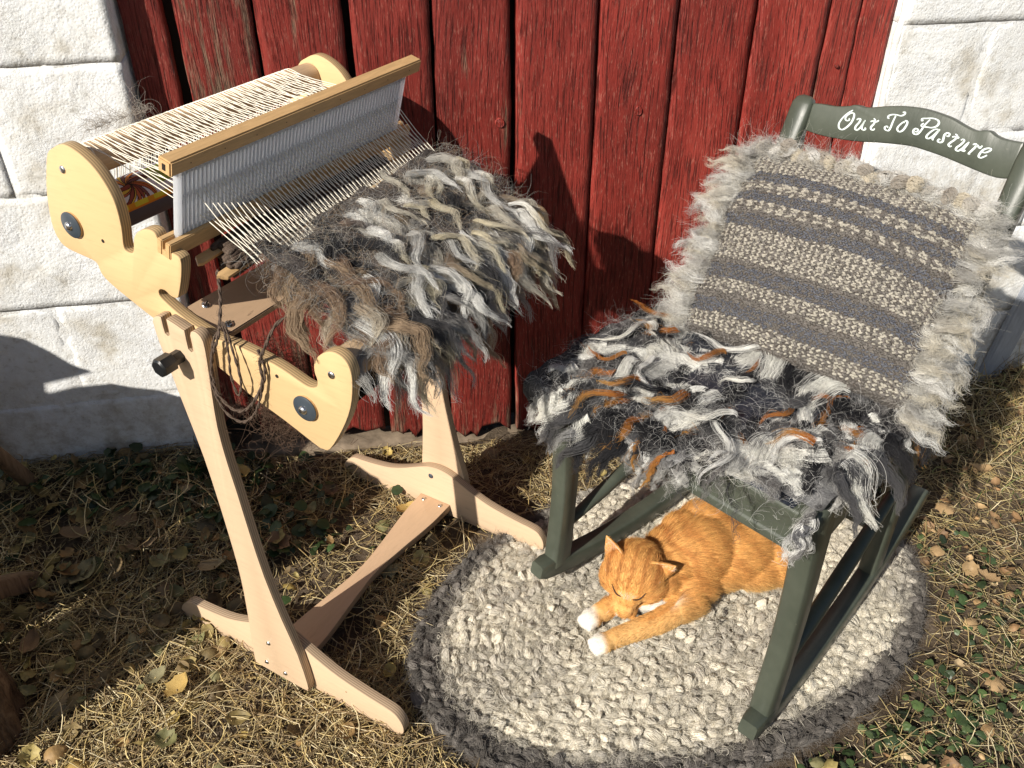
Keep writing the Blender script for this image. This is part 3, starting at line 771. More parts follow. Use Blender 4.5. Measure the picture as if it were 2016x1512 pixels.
def fuzz(name, roots, dirs, L, K, rad, col, mat, parent, r, curlz=.9, grav=.3, n=None):
    N = len(roots); P = np.zeros((N, K, 3)); P[:, 0] = roots; d = norm(dirs)
    ax = norm(r.normal(0, 1, (N, 3))); om = r.normal(0, 1, N)*curlz*6/K
    Ls = L*r.uniform(.4, 1.4, N)
    for k in range(1, K):
        d = norm(d+np.cross(ax, d)*om[:, None]+r.normal(0, .12, (N, 3))+np.array([0, 0, -1])*grav/K)
        P[:, k] = P[:, k-1]+d*(Ls/(K-1))[:, None]
    o = hair_obj(name, P, (rad*(1-.5*np.linspace(0, 1, K)))[None]*r.uniform(.7, 1.3, (N, 1)), col, mat, parent)
    o['kind'] = 'stuff'; return o

GREY = (.30, .285, .27); DGREY = (.13, .125, .125); CHAR = (.030, .030, .033); WHT = (.84, .83, .79); SILV = (.50, .49, .46)
CREAM = (.66, .61, .50); BRN = (.24, .16, .115); TANW = (.42, .31, .21); RUST = (.42, .15, .035); YEL = (.60, .54, .39)

# ================================================================== loom
LO, LR = (-.354, -.386, 0), -.7054
loom = empty('rigid_heddle_loom', LO, LR)
tag(loom, 'pale wooden table loom on its own trestle stand with white reed', 'loom')
PANEL = [(.011,.829),(-.004,.819),(-.018,.794),(-.031,.764),(-.041,.724),(-.037,.701),(-.022,.692),(.019,.688),(.028,.684),(.031,.671),(.045,.660),(.075,.646),(.107,.632),(.165,.609),(.220,.588),(.257,.567),(.306,.549),(.351,.530),(.362,.528),(.374,.533),(.398,.572),(.414,.608),(.421,.640),(.421,.660),(.415,.672),(.403,.677),(.390,.674),(.376,.663),(.369,.651),(.368,.639),(.370,.631),(.368,.621),(.359,.616),(.347,.617),(.317,.627),(.285,.633),(.247,.637),(.218,.636),(.170,.648),(.138,.665),(.133,.673),(.137,.679),(.146,.680),(.154,.675),(.164,.675),(.170,.683),(.182,.710),(.187,.732),(.174,.737),(.158,.738),(.1565,.748),(.153,.757),(.140,.758),(.123,.750),(.113,.739),(.107,.723),(.101,.718),(.092,.719),(.091,.727),(.096,.749),(.097,.777),(.091,.797),(.078,.816),(.060,.829),(.041,.836),(.027,.836)]
pan = catmull(PANEL, 3)
plate('side_panel', pan, 'y', .0, .015, M['panel'], loom)
plate('side_panel', pan, 'y', .432, .447, M['panel'], loom)
LEG = [(.128,.640),(.136,.650),(.145,.652),(.146,.648),(.146,.629),(.1535,.629),(.1545,.649),(.158,.6515),(.180,.645),(.183,.642),(.182,.618),(.190,.618),(.191,.640),(.197,.648),(.206,.647),(.212,.638),(.211,.612),(.205,.560),(.200,.505),(.202,.450),(.207,.400),(.213,.325),(.222,.245),(.238,.165),(.256,.095),(.264,.030),(.262,.014),(.252,.009),(.160,.009),(.153,.013),(.153,.030),(.160,.100),(.167,.180),(.169,.240),(.167,.300),(.163,.370),(.157,.440),(.146,.510),(.136,.570),(.130,.610)]
leg = catmull(LEG, 2)
plate('stand_leg', leg, 'y', -.015, -.0002, M['stand'], loom)
plate('stand_leg', leg, 'y', .4472, .462, M['stand'], loom)
FOOT = [(-.031,.007),(-.029,.018),(-.021,.031),(-.008,.044),(.004,.049),(.022,.050),(.055,.054),(.090,.061),(.125,.075),(.158,.092),(.185,.104),(.212,.107),(.238,.101),(.277,.082),(.317,.067),(.371,.057),(.413,.052),(.427,.043),(.434,.028),(.433,.012),(.424,.002),(.413,.0),(.30,.0),(.16,.0),(.04,.0),(-.018,.0),(-.028,.003)]
foot = catmull(FOOT, 3)
plate('stand_foot', foot, 'y', .0002, .015, M['stand'], loom)
plate('stand_foot', foot, 'y', .432, .4468, M['stand'], loom)
wa = [(0, .163, .231), (.06, .166, .229), (.14, .176, .219), (.2085, .182, .213), (.277, .176, .219), (.357, .166, .229), (.417, .163, .231)]
sid = np.array(wa); up_e = catmull([(w[1], w[0]+.0152) for w in wa], 4, False); lo_e = catmull([(w[2], w[0]+.0152) for w in wa], 4, False)
ring = list(map(tuple, up_e))+list(map(tuple, lo_e[::-1]))
ring = [(p[0], min(p[1], .4318)) for p in ring]
plate('stretcher', ring, 'z', .013, .028, M['flat'], loom)
def screw(c, ax, r=.0038, mat='steel', slot=True, parent=loom, name='screw'):
    o = lathe_obj(name, [(.0001, .0018), (r*.5, .0017), (r*.85, .0011), (r, 0), (r, -.003)], c, ax, M[mat], parent, 18)
    if slot:
        A = Vector(ax); B = A.orthogonal().normalized()
        bm = bmesh.new(); bmesh.ops.create_cube(bm, size=1)
        rot = A.to_track_quat('Z', 'Y').to_matrix().to_4x4()
        bmesh.ops.transform(bm, matrix=Matrix.Translation(Vector(c)+A*.0017) @ rot @ Matrix.Rotation(.5, 4, 'Z') @ Matrix.Diagonal((r*1.7, r*.28, .0006, 1)), verts=bm.verts)
        bm_obj('slot', bm, M['dark'], o)
    return o
for a in (.178, .216): screw((a, .42, .0285), (0, 0, 1), .0042, 'steel'); screw((a, .027, .0285), (0, 0, 1), .0042)
for (a, z) in ((.196, .084), (.181, .029), (.219, .026)):
    screw((a, -.0152, z), (0, -1, 0), .0042); screw((a, .4622, z), (0, 1, 0), .0042)
screw((.190, .4318, .083), (0, -1, 0), .0055, 'slate', False)
screw((.190, .0152, .083), (0, 1, 0), .0055, 'slate', False)
# knobs that clamp the loom to the stand
for yb, sg in ((-.0152, -1), (.4622, 1)):
    lathe_obj('knob', [(.0001, .034), (.010, .034), (.0125, .032), (.0125, .014), (.009, .012), (.009, 0)], (.164, yb, .603), (0, sg, 0), M['black'], loom, 7)
# shelf between the panels, at the slope of the loom
sl = math.atan(-.51)
c0 = Vector((.180, .2235, .634))
sh = box('cross_board', tuple(c0), (.060, .4166, .013), M['flat'], loom, .0015, Matrix.Rotation(-sl, 4, 'Y'))
nrm_ = Vector((-math.sin(sl), 0, math.cos(sl)))
for da in (-.019, .019):
    for b in (.037, .410):
        p = c0+Vector((math.cos(sl)*da, 0, math.sin(sl)*da))+nrm_*.0068; p.y = b
        screw(tuple(p), tuple(nrm_), .0058)
def cyl(name, a, z, r, b0, b1, mat, parent=loom, n=32, dr=0):
    return lathe_obj(name, [(r-.001, 0), (r, .001), (r+dr, (b1-b0)/2), (r, b1-b0-.001), (r-.001, b1-b0)], (a, b0, z), (0, 1, 0), M[mat], parent, n)
cyl('back_beam', .017, .804, .0195, .0152, .4318, 'roller'); cyl('front_beam', .393, .645, .0205, .0152, .4318, 'roller')
cyl('warp_beam', .004, .732, .013, .0152, .4318, 'roller'); cyl('cloth_beam', .347, .584, .013, .0152, .4318, 'roller')
for yb, sg in ((-.0002, -1), (.4472, 1)):
    for a, z in ((.017, .804), (.393, .645)):
        screw((a, yb, z), (0, sg, 0), .0052, 'steel', False)
    for a, z in ((.004, .732), (.347, .584)):
        lathe_obj('washer_backing', [(.0165, .0022), (.0168, 0)], (a, yb, z), (0, sg, 0), M['rail'], loom, 36)
        lathe_obj('washer', [(.0001, .0058), (.004, .0058), (.0155, .0042), (.0168, .0034), (.0168, .0022)], (a, yb, z), (0, sg, 0), M['slate'], loom, 40)
        lathe_obj('bolt_head', [(.0001, .0095), (.003, .0092), (.0052, .0075), (.0056, .0058)], (a, yb, z), (0, sg, 0), M['steel'], loom, 20)
    for a, z in ((.054, .722), (.308, .614)):
        lathe_obj('peg_hole', [(.0001, .0003), (.0024, .0003), (.0026, -.001)], (a, yb, z), (0, sg, 0), M['dark'], loom, 14)

# reed (heddle): two rails and the dents between them
RD = np.array([.030, .103]); RD = RD/np.linalg.norm(RD)          # direction up the reed in (a, z)
def rp(h): return np.array([.1655, .742])+RD*h
ang = math.atan2(RD[0], RD[1])
def railbox(name, h, b0, b1, w, ht, mat='rail'):
    p = rp(h); return box(name, (p[0], (b0+b1)/2, p[1]), (w, b1-b0, ht), M[mat], loom, .0018, Matrix.Rotation(ang, 4, 'Y'))
tr_ = railbox('reed_rail', .1035, .002, .458, .019, .0185)
for k in range(9):
    p = rp(.1035)+np.array([RD[1], -RD[0]])*.0097
    lathe_obj('pin', [(.0001, .0003), (.0008, .0003)], (p[0], .03+k*.05, p[1]), (RD[1], 0, -RD[0]), M['dark'], tr_, 8)
box('slot', (rp(.1035)[0], .0021, rp(.1035)[1]), (.0045, .0015, .0075), M['dark'], tr_, 0, Matrix.Rotation(ang, 4, 'Y'))
for sgn in (-1, 1):
    q = rp(-.002)+np.array([RD[1], -RD[0]])*.0062*sgn
    box('reed_rail', (q[0], .229, q[1]), (.0078, .462, .021), M['rail'], loom, .0012, Matrix.Rotation(ang, 4, 'Y'))
q = rp(-.008); box('reed_rail', (q[0], .229, q[1]), (.006, .460, .008), M['rail'], loom, 0, Matrix.Rotation(ang, 4, 'Y'))
hb, ht = .001, .0965
bm = bmesh.new()
def rbox(bm, b, wb, h0, h1, th):
    c = rp((h0+h1)/2)
    g_ = bmesh.ops.create_cube(bm, size=1)['verts']
    bmesh.ops.transform(bm, matrix=Matrix.Translation((c[0], b, c[1])) @ Matrix.Rotation(ang, 4, 'Y') @ Matrix.Diagonal((th, wb, h1-h0, 1)), verts=g_)
DB0, PITCH, ND = .026, .00625, 65
rbox(bm, 0, .0036, hb, .047, .0028); rbox(bm, 0, .0036, .053, ht, .0028)
rbox(bm, -.00125, .0011, .0468, .0532, .0028); rbox(bm, .00125, .0011, .0468, .0532, .0028)
rbox(bm, -.0019, .0007, hb, ht, .0052)
d0 = bm_obj('dent', bm, M['reed'], loom); d0.location = (0, DB0, 0)
for k in range(1, ND): linked(d0, loc=(0, DB0+k*PITCH, 0))
bm = bmesh.new(); rbox(bm, DB0-.006, .006, hb-.006, ht, .0065); bm_obj('reed_end', bm, M['reed'], loom)
bm = bmesh.new(); rbox(bm, DB0+ND*PITCH, .004, hb-.006, ht, .0065); bm_obj('reed_end', bm, M['reed'], loom)
for h0, h1 in ((.085, .0965), (.0, .012), (.056, .059)):
    bm = bmesh.new(); rbox(bm, DB0+ND*PITCH/2, ND*PITCH, h0, h1, .0022 if h1 < .08 and h0 > .02 else .0030); bm_obj('reed_band', bm, M['reed'], loom)

# warp threads
rw = np.random.default_rng(5)
def warpz(a): return .8245-.4235*(a-.017)
NW = 104
for k in range(NW):
    b_r = .047+k*(.378/(NW-1))                     # at the reed
    grp = b_r+.0018*math.sin(k*.9)+rw.normal(0, .0004)
    b_b = .036+k*(.352/(NW-1))+rw.normal(0, .0016)  # at the back beam
    hi = (k % 2 == 0); dz = (.040 if hi else .004)
    arc = [(.017+.0208*math.cos(t), .804+.0208*math.sin(t)) for t in np.linspace(math.radians(200), math.radians(66), 6)]
    pts = [(-.027, b_b+.004, .738), (-.010, b_b+.002, .784)][:1]+[(a, b_b, z) for a, z in arc]
    ar = .1655+.05*RD[0]/RD[1]*0+.015
    pts += [(.060, b_b*.75+grp*.25, warpz(.060)+dz*.22), (.120, b_b*.35+grp*.65, warpz(.120)+dz*.62), (ar, grp, warpz(ar)+dz),
            (.215, b_r, warpz(.215)+dz*.46), (.258, b_r+rw.normal(0, .0006), warpz(.258)+.001)]
    if rw.uniform() < .0: continue
    tube_obj('warp_thread', pts, .00054, M['warp'], loom, 5)
lathe_obj('thread_wrap', [(.0202, 0), (.0212, .0008), (.0202, .0016)], (.017, .026, .804), (0, 1, 0), M['warp'], loom, 24)
tube_obj('tie_cord', [(.017+.021*math.cos(t), .030+.004*math.sin(2*t), .804+.021*math.sin(t)) for t in np.linspace(0, 12, 40)], .0008, M['warp'], loom, 5)

# printed paper rolled in with the warp
na, nb = 300, 760; A_, B_ = np.meshgrid(np.linspace(0, 2*math.pi, na, endpoint=False), np.linspace(.020, .425, nb), indexing='ij')
rr = .030; Vp = np.stack([.004+rr*np.cos(A_), B_, .732+rr*np.sin(A_)], -1)
arc_ = (math.radians(92)-A_)*rr          # distance down the front from near the top
Cp = np.ones((na, nb, 3))*np.array([.62, .58, .66])
def setc(m, c): Cp[m] = c
cx, cy = .018, .078
for q in range(26):
    th0 = -2.6+q*.215; Lf = .034+.012*math.sin(q*2.3)
    dx, dy = B_-cy, arc_-cx
    rad = np.hypot(dx, dy); th = np.arctan2(dy, dx)
    tc = th0+.9*rad/Lf
    dth = np.abs((th-tc+math.pi) % (2*math.pi)-math.pi)
    m = (rad < Lf) & (dth*rad < .0022*(1-rad/Lf)+.0012)
    setc(m, [(.24, .05, .035), (.60, .20, .03), (.42, .10, .04), (.66, .42, .06), (.16, .05, .05)][q % 5])
    setc((rad < Lf) & (np.abs(dth*rad-(.0022*(1-rad/Lf)+.0012)) < .0005), (.03, .015, .01))
setc((arc_ > .0) & (arc_ < .030) & (B_ > .112) & (B_ < .150), (.30, .34, .05))
st = (arc_ > .040) & (arc_ < .046); setc(st, (.60, .50, .04)); setc(st & (np.floor(B_/.010) % 3 == 0), (.62, .26, .02))
setc((arc_ > .046) & (arc_ < .056), (.62, .20, .015)); setc((arc_ < -.012) | (arc_ >= .056), (.085, .075, .10))
setc((arc_ >= .056) & (arc_ < .085) & (np.abs(B_-.105) < .006), (.62, .20, .015)); setc((arc_ >= .056) & (arc_ < .080) & (B_ > .111) & (B_ < .16), (.20, .14, .05))
setc((arc_ >= .060) & (arc_ < .075) & (B_ > .06) & (B_ < .095), (.10, .14, .10))
setc((B_ > .16) & (np.floor(B_*60+arc_*40) % 2 == 0) & (arc_ < .04) & (arc_ > -.012), (.5, .45, .5))
id_ = np.arange(na*nb).reshape(na, nb); idn = np.roll(id_, -1, 0)
Fp = np.stack([id_[:, :-1], id_[:, 1:], idn[:, 1:], idn[:, :-1]], -1).reshape(-1, 4)
pp = mesh_obj('paper_wrap', Vp.reshape(-1, 3), Fp, M['paper'], loom, True, Cp.reshape(-1, 3))

# ------------------------------------------------------------------ woven fleece on the loom
fl = empty('woven_fleece', LO, LR); tag(fl, 'shaggy grey, white and brown fleece being woven on the pale wooden loom', 'woven fleece')
def cloth_za(s):
    """profile (a, z) along the cloth, s in metres from the fell"""
    s = np.asarray(s, float); a0, z0 = .246, warpz(.246)
    L1 = .150; k = 1/math.sqrt(1+.4235**2)
    a = a0+np.minimum(s, L1)*k; z = z0-.4235*np.minimum(s, L1)*k
    r_ = .0225; th = np.clip((s-L1)/r_, 0, 1.15)
    a = a+r_*(np.sin(.40+th)-math.sin(.40)); z = z-r_*(math.cos(.40)-np.cos(.40+th))
    ex = np.maximum(s-L1-1.15*r_, 0); a = a+ex*.05; z = z-ex
    return a, z
S_, B2 = np.meshgrid(np.linspace(0, .205, 50), np.linspace(.052, .425, 60), indexing='ij')
a2, z2 = cloth_za(S_); hump = .012*np.maximum(0, fbm(S_*18, B2*18, 3, 55)+.4)
Vc = np.stack([a2+hump*.3, B2, z2+hump], -1); id_ = np.arange(S_.size).reshape(S_.shape)
Fc = np.stack([id_[:-1, :-1], id_[:-1, 1:], id_[1:, 1:], id_[1:, :-1]], -1).reshape(-1, 4)
cc = np.array([.10, .085, .075])*(1+.5*vnoise(S_*60, B2*60, 5)[..., None])
mesh_obj('woven_cloth', Vc.reshape(-1, 3), Fc, M['cloth'], fl, True, np.clip(cc, .02, 1).reshape(-1, 3))
cyl('cloth_roll', .347, .584, .032, .05, .41, 'cloth', fl, 36)
fl.children[-1].data.attributes.new('col', 'FLOAT_COLOR', 'POINT').data.foreach_set('color', np.tile([.03, .022, .02, 1], len(fl.children[-1].data.vertices)).astype(np.float32))

def surf_loom(p):
    a = p[:, 0]; b = p[:, 1]
    top = warpz(a)
    m = np.where((a < .405) & (b > .045) & (b < .43), top, -1)
    return m
rl = np.random.default_rng(42)
def make_locks(specs, parent, surf, r, K=16):
    for sp in specs:
        P = sp['P']; S, R, Cc = strands_of(P, sp['n'], sp['w'], sp['rad'], sp['cr'], sp['cf'], sp['c'], sp['t'], r, sp.get('fly', .12))
        hair_obj(sp.get('name', 'wool_lock'), S, R, Cc, M['hair'], parent)
# zones of colour across the fleece (b) and down it (s)
N = 270
s0 = rl.uniform(0, 1, N)**1.0*.20; b0 = rl.uniform(.055, .418, N)
ar, zr = cloth_za(s0); root = np.stack([ar, b0, zr+.004], -1)
d0_ = np.stack([np.full(N, .85), rl.normal(-.10, .42, N)-.45*(b0 < .09)+.25*(b0 > .38), np.full(N, -.20)], -1)
Lk = rl.uniform(.060, .140, N); 
P = lock_paths(root, d0_, Lk, 18, .95, 1.1, .9, surf_loom, rl, .42, .75)
specs = []
for i in range(N):
    b, s = b0[i], s0[i]
    z = vnoise(b*14, s*18, 77)+.5*rl.normal()*.7
    u = rl.uniform()
    if b < .11 and u < .62: c, t_ = ((BRN, TANW), (TANW, (.40, .30, .20)), (GREY, SILV))[rl.integers(0, 3)]
    elif s < .03 and b > .17: c, t_ = ((WHT, CREAM), (SILV, CREAM), (GREY, SILV), (BRN, GREY))[rl.integers(0, 4)]
    elif z < -.28: c, t_ = (CHAR, DGREY)
    elif z < .15: c, t_ = ((DGREY, GREY), (GREY, YEL), (GREY, SILV))[rl.integers(0, 3)]
    elif z < .75: c, t_ = ((GREY, YEL), (GREY, SILV), (SILV, CREAM), (BRN, YEL))[rl.integers(0, 4)]
    else: c, t_ = ((SILV, WHT), (WHT, WHT), (GREY, CREAM))[rl.integers(0, 3)]
    if rl.uniform() < .16: c, t_ = ((WHT, WHT), (TANW, CREAM), (BRN, TANW))[rl.integers(0, 3)]
    specs.append(dict(P=P[i], n=int(rl.integers(110, 180)), w=rl.uniform(.005, .017), rad=rl.uniform(.00016, .00024), cr=rl.uniform(.0010, .0036), cf=rl.uniform(2.0, 5.5), c=c, t=t_, fly=.20))
make_locks(specs, fl, surf_loom, rl)
# long tails that hang below the front beam
N = 56; b0 = rl.uniform(.07, .22, N); s0 = rl.uniform(.15, .20, N); b0[34:] = rl.uniform(.22, .44, 22); ar, zr = cloth_za(s0)
root = np.stack([ar+.006, b0, zr+.004], -1); d0_ = np.stack([rl.normal(.35, .2, N), rl.normal(0, .25, N)+.2*(b0 > .36), np.full(N, -.8)], -1)
P = lock_paths(root, d0_, rl.uniform(.07, .15, N), 18, .8, 1.4, 1.0, None, rl, .45)
make_locks([dict(P=P[i], n=90, w=.013, rad=.0002, cr=.003, cf=2.5, c=(GREY, SILV, (.36, .31, .30))[i % 3], t=(SILV, YEL, SILV)[i % 3], fly=.35) for i in range(N)], fl, None, rl, 18)
# bright long creamy ringlets
N = 26; s0 = rl.uniform(.0, .17, N); b0 = rl.uniform(.12, .42, N); ar, zr = cloth_za(s0)
root = np.stack([ar, b0, zr+.02], -1); d0_ = np.stack([np.full(N, .9), rl.normal(-.1, .5, N), np.full(N, -.1)], -1)
P = lock_paths(root, d0_, rl.uniform(.05, .11, N), 18, .8, 1.1, .8, lambda p: surf_loom(p)+.010, rl, .35, .5)
make_locks([dict(P=P[i], n=90, w=rl.uniform(.005, .010), rad=.0002, cr=.0022, cf=2.4, c=(WHT, YEL, (.55, .52, .45), SILV)[i % 4], t=(YEL, CREAM, CREAM, WHT)[i % 4], fly=.22) for i in range(N)], fl, None, rl, 18)
N = 6500; s0 = rl.uniform(0, .22, N); b0 = rl.uniform(.03, .44, N); ar, zr = cloth_za(s0)
fc = np.array([GREY, SILV, DGREY, TANW, (.5, .45, .36)])[rl.integers(0, 5, N)]
fuzz('loose_fibre', np.stack([ar, b0, zr+.008+rl.uniform(0, .012, N)], -1), rl.normal(0, 1, (N, 3))+np.array([.6, 0, .35]), .038, 12, .00011, fc, M['hair'], fl, rl, .65, .5)

# ------------------------------------------------------------------ stick shuttle with brown yarn
shu = empty('stick_shuttle', LO, LR); tag(shu, 'wooden stick shuttle wound with dark brown yarn under the white warp threads', 'shuttle')
p0 = np.array([.192, .040, .702]); p1 = np.array([.152, .415, .710]); dv = p1-p0; ya = math.atan2(-dv[0], dv[1])
mid = (p0+p1)/2; Ln = np.linalg.norm(dv)
MR = Matrix.Translation(mid) @ Matrix.Rotation(ya, 4, 'Z') @ Matrix.Rotation(-.40, 4, 'Y').inverted()
def shloc(x, y, z): return tuple(MR @ Vector((x, y, z)))
w = .0235
o2 = [(-w, -Ln/2-.004), (-w+.010, -Ln/2-.012), (-w+.013, -Ln/2-.006), (-w+.013, -Ln/2+.045), (w-.013, -Ln/2+.045), (w-.013, -Ln/2-.006), (w-.010, -Ln/2-.012), (w, -Ln/2-.004),
      (w, Ln/2+.004), (w-.010, Ln/2+.012), (w-.013, Ln/2+.006), (w-.013, Ln/2-.045), (-w+.013, Ln/2-.045), (-w+.013, Ln/2+.006), (-w+.010, Ln/2+.012), (-w, Ln/2+.004)]
plate('stick', o2, 'z', -.0028, .0028, M['rail'], shu, .0008, lambda p, t: shloc(p[0], p[1], t))
yarnV, yarnF = [], []
for k in range(26):
    x = -.021+.042*((k*7) % 26)/25; lay = .0040+.007*(1-abs(x)/.022)+.002*math.sin(k*2.1)
    e = Ln/2-.018-.010*math.sin(k*1.7)
    y_ = np.concatenate([np.linspace(-e, e, 26), np.linspace(e, -e, 26)])
    z_ = np.concatenate([np.full(26, lay), np.full(26, -lay)])
    xw = x+.0025*np.sin(y_*30+k)
    V, F = tube([shloc(xx, yy, zz+.0012*math.sin(yy*60+k)) for xx, yy, zz in zip(xw, y_, z_)], .0032+.0005*math.sin(k), 6)
    b = len(yarnV); yarnV += V; yarnF += [tuple(i+b for i in f) for f in F]
mesh_obj('wound_yarn', yarnV, yarnF, M['yarn'], shu, True)
def plied(name, pts, r, parent, n=70, mat='yarn'):
    P = catmull(pts, max(2, n//len(pts)), False); T = norm(np.gradient(P, axis=0)); n1 = norm(np.cross(T, [0.3, 1, 0.2])); n2 = np.cross(n1, T)
    s = np.cumsum(np.linalg.norm(np.gradient(P, axis=0), axis=1)); V0, F0 = [], []
    for ph in (0, math.pi):
        Q = P+r*.75*(np.cos(s/.0045+ph)[:, None]*n1+np.sin(s/.0045+ph)[:, None]*n2)
        V, F = tube(Q, r*(1+.15*np.sin(s*300)), 6); b = len(V0); V0 += V; F0 += [tuple(i+b for i in f) for f in F]
    return mesh_obj(name, V0, F0, M[mat], parent, True)
yn = empty('brown_yarn', LO, LR); tag(yn, 'dark brown handspun yarn looping down over the near loom arm', 'yarn')
Y1 = [(.196, .040, .702), (.225, .012, .685), (.236, -.010, .653), (.221, -.014, .62), (.216, -.016, .589), (.223, -.018, .566), (.246, -.019, .554), (.269, -.016, .565), (.290, -.008, .601), (.291, -.006, .630), (.302, -.004, .654), (.312, .010, .680), (.325, .035, .690), (.33, .06, .688)]
plied('strand', Y1, .0013, yn, 180)
Y2 = [(.238, -.006, .662), (.226, -.012, .640), (.218, -.016, .606), (.214, -.018, .580), (.228, -.020, .548), (.252, -.018, .538), (.274, -.014, .556), (.287, -.008, .59), (.296, -.005, .622), (.292, -.006, .648)]
plied('strand', Y2, .0011, yn, 150)
plied('strand', [(.240, -.004, .668), (.246, -.010, .63), (.244, -.012, .60), (.252, -.014, .575), (.262, -.014, .60), (.254, -.010, .64), (.243, -.004, .668)], .0010, yn, 120)
N = 500; rq = np.random.default_rng(9)
tt = rq.uniform(0, 1, N); Pb = catmull(Y1, 20, False); base_ = Pb[(tt*(len(Pb)-1)).astype(int)]
fuzz('loose_fibre', base_, rq.normal(0, 1, (N, 3)), .012, 6, .0001, np.tile([.16, .11, .085], (N, 1)), M['hair'], yn, rq, 1.2, .2)
# the tangle of brown fleece that hangs behind the near arm
N = 1500; base_ = np.stack([.255+.030*rq.normal(0, .8, N), .06+.02*rq.normal(0, 1, N), .53-.0*tt[0]+.030*rq.normal(0, 1, N)], -1)
fuzz('tangle', base_, rq.normal(0, 1, (N, 3)), .05, 10, .00022, np.tile([.13, .085, .06], (N, 1)), M['hair'], yn, rq, 1.6, .6)
# a wisp of wool caught on the back beam
wp = empty('wool_wisp', LO, LR); tag(wp, 'thin pale wisp of wool caught on the back roller of the loom', 'wool')
N = 150; fuzz('wool_fibre', np.stack([np.full(N, .0), rq.uniform(.06, .15, N), np.full(N, .83)], -1), rq.normal(0, .6, (N, 3))+np.array([-.6, -.5, .5]), .05, 12, .00016, np.tile([.42, .38, .33], (N, 1)), M['hair'], wp, rq, 1.3, .4)

# ================================================================== rocking chair
CL, CR = (.232, -.449, 0), math.atan2(-.830, .558)
chair = empty('rocking_chair', CL, CR)
tag(chair, 'dark green painted wooden rocking chair lettered in white on its top rail', 'rocking chair')
def cbar(name, pts, w, d, mat, parent, bev=.004, wdir=(1, 0, 0)):
    """rectangular bar along pts; w across wdir, d across the other way"""
    P = np.array(pts, float); K = len(P); T = norm(np.gradient(P, axis=0)); wd = np.array(wdir, float)
    w = np.broadcast_to(w, (K,)); d = np.broadcast_to(d, (K,))
    V = []; q = .72
    for i in range(K):
        a = norm(wd-T[i]*(wd@T[i])); b = np.cross(T[i], a); hw, hd = w[i]/2, d[i]/2
        for u, v in ((1, q), (q, 1), (-q, 1), (-1, q), (-1, -q), (-q, -1), (q, -1), (1, -q)):
            V.append(P[i]+a*(hw-(bev if abs(u) == q else 0))*(1 if u > 0 else -1)+b*(hd-(bev if abs(v) == q else 0))*(1 if v > 0 else -1))
    F = [(i*8+k, i*8+(k+1) % 8, (i+1)*8+(k+1) % 8, (i+1)*8+k) for i in range(K-1) for k in range(8)]
    F += [tuple(range(8))[::-1], tuple((K-1)*8+k for k in range(8))]
    o = mesh_obj(name, V, F, mat, parent, True); 
    bm = bmesh.new(); bm.from_mesh(o.data); bmesh.ops.recalc_face_normals(bm, faces=bm.faces[:]); bm.to_mesh(o.data); bm.free()
    return autosmooth(o, 50)
def rk(g): return .020+(g-.23)**2*.60
for side in (0, 1):
    sx = (lambda g: -.015+.07*g) if side == 0 else (lambda g: .405-.07*g)
    gs = np.linspace(0, .60, 40)
    pts = [(sx(g), g, rk(g)+.0175) for g in gs]
    d = np.full(40, .035); d[0] = .024; d[1] = .034; w = np.full(40, .030); w[0] = .026; d[-1] = .02
    cbar('rocker', pts, w, d, M['green'], chair, .0028)
    zz = np.concatenate([np.linspace(.062, .44, 16), [.455, .466, .472, .4745]])
    px_ = [(sx(.05)+(0 if side == 0 else 0), .047+.012*math.sin((z-.06)/.41*math.pi*1.0)*(1), z) for z in zz]
    tw = np.array([.030]*16+[.0295, .026, .019, .008]); td = np.array(list(np.interp(zz[:16], [.06, .2, .33, .44], [.040, .034, .038, .046]))+[.044, .036, .024, .010])
    cbar('front_post', px_, tw, td, M['green'], chair, .0028)
    sb = sx(.41); st_ = .022 if side == 0 else .368
    zz = np.array([.055, .15, .25, .36, .45, .52, .60, .68, .735, .753, .762, .766]); dz = (-.006 if side == 0 else .010)
    gg = np.interp(zz, [.05, .45, .78], [.412, .425, .562]); ss = np.interp(zz, [.05, .45, .74], [sb, sb+(.006 if side == 0 else -.006), st_])
    cbar('back_post', list(zip(ss, gg, zz+dz)), np.array([.028]*7+[.031, .034, .033, .027, .014]), np.array([.036, .036, .036, .036, .036, .034, .031, .028, .026, .025, .018, .010]), M['green'], chair, .0035)
    tube_obj('side_stretcher', [(sx(.06), .06, .135), (sx(.15), .15, .163), (sx(.27), .27, .201), (sx(.41), .41, .246)], [.0085, .0118, .0118, .0085], M['green'], chair, 14)
    cbar('side_rail', [(sx(.06)-(0), .065, .42), (sx(.4), .40, .42)], .020, .060, M['green'], chair, .003)
tube_obj('rear_stretcher', [(.02, .405, .16), (.195, .405, .16), (.372, .405, .16)], [.008, .0105, .008], M['green'], chair, 12)
prof = [(.034, .388), (.031, .391), (.031, .402), (.034, .405), (.034, .438), (.031, .441), (.031, .452), (.034, .456), (.055, .456), (.055, .388)]
bm = bmesh.new(); A1 = [bm.verts.new((.0002, g, z)) for g, z in prof]; B1 = [bm.verts.new((.3898, g, z)) for g, z in prof]
bm.faces.new(A1); bm.faces.new(B1[::-1]); n_ = len(prof)
for i in range(n_): bm.faces.new((A1[(i+1) % n_], A1[i], B1[i], B1[(i+1) % n_]))
bmesh.ops.recalc_face_normals(bm, faces=bm.faces[:]); bmesh.ops.bevel(bm, geom=bm.edges[:], offset=.0008, segments=1, affect='EDGES')
autosmooth(bm_obj('front_rail', bm, M['green'], chair), 30)
cbar('rear_rail', [(.026, .413, .425), (.364, .413, .425)], .020, .050, M['green'], chair, .003, (0, 1, 0))
cbar('lower_back_rail', [(.03, .475, .575), (.36, .475, .575)], .016, .045, M['green'], chair, .003, (0, 1, 0))
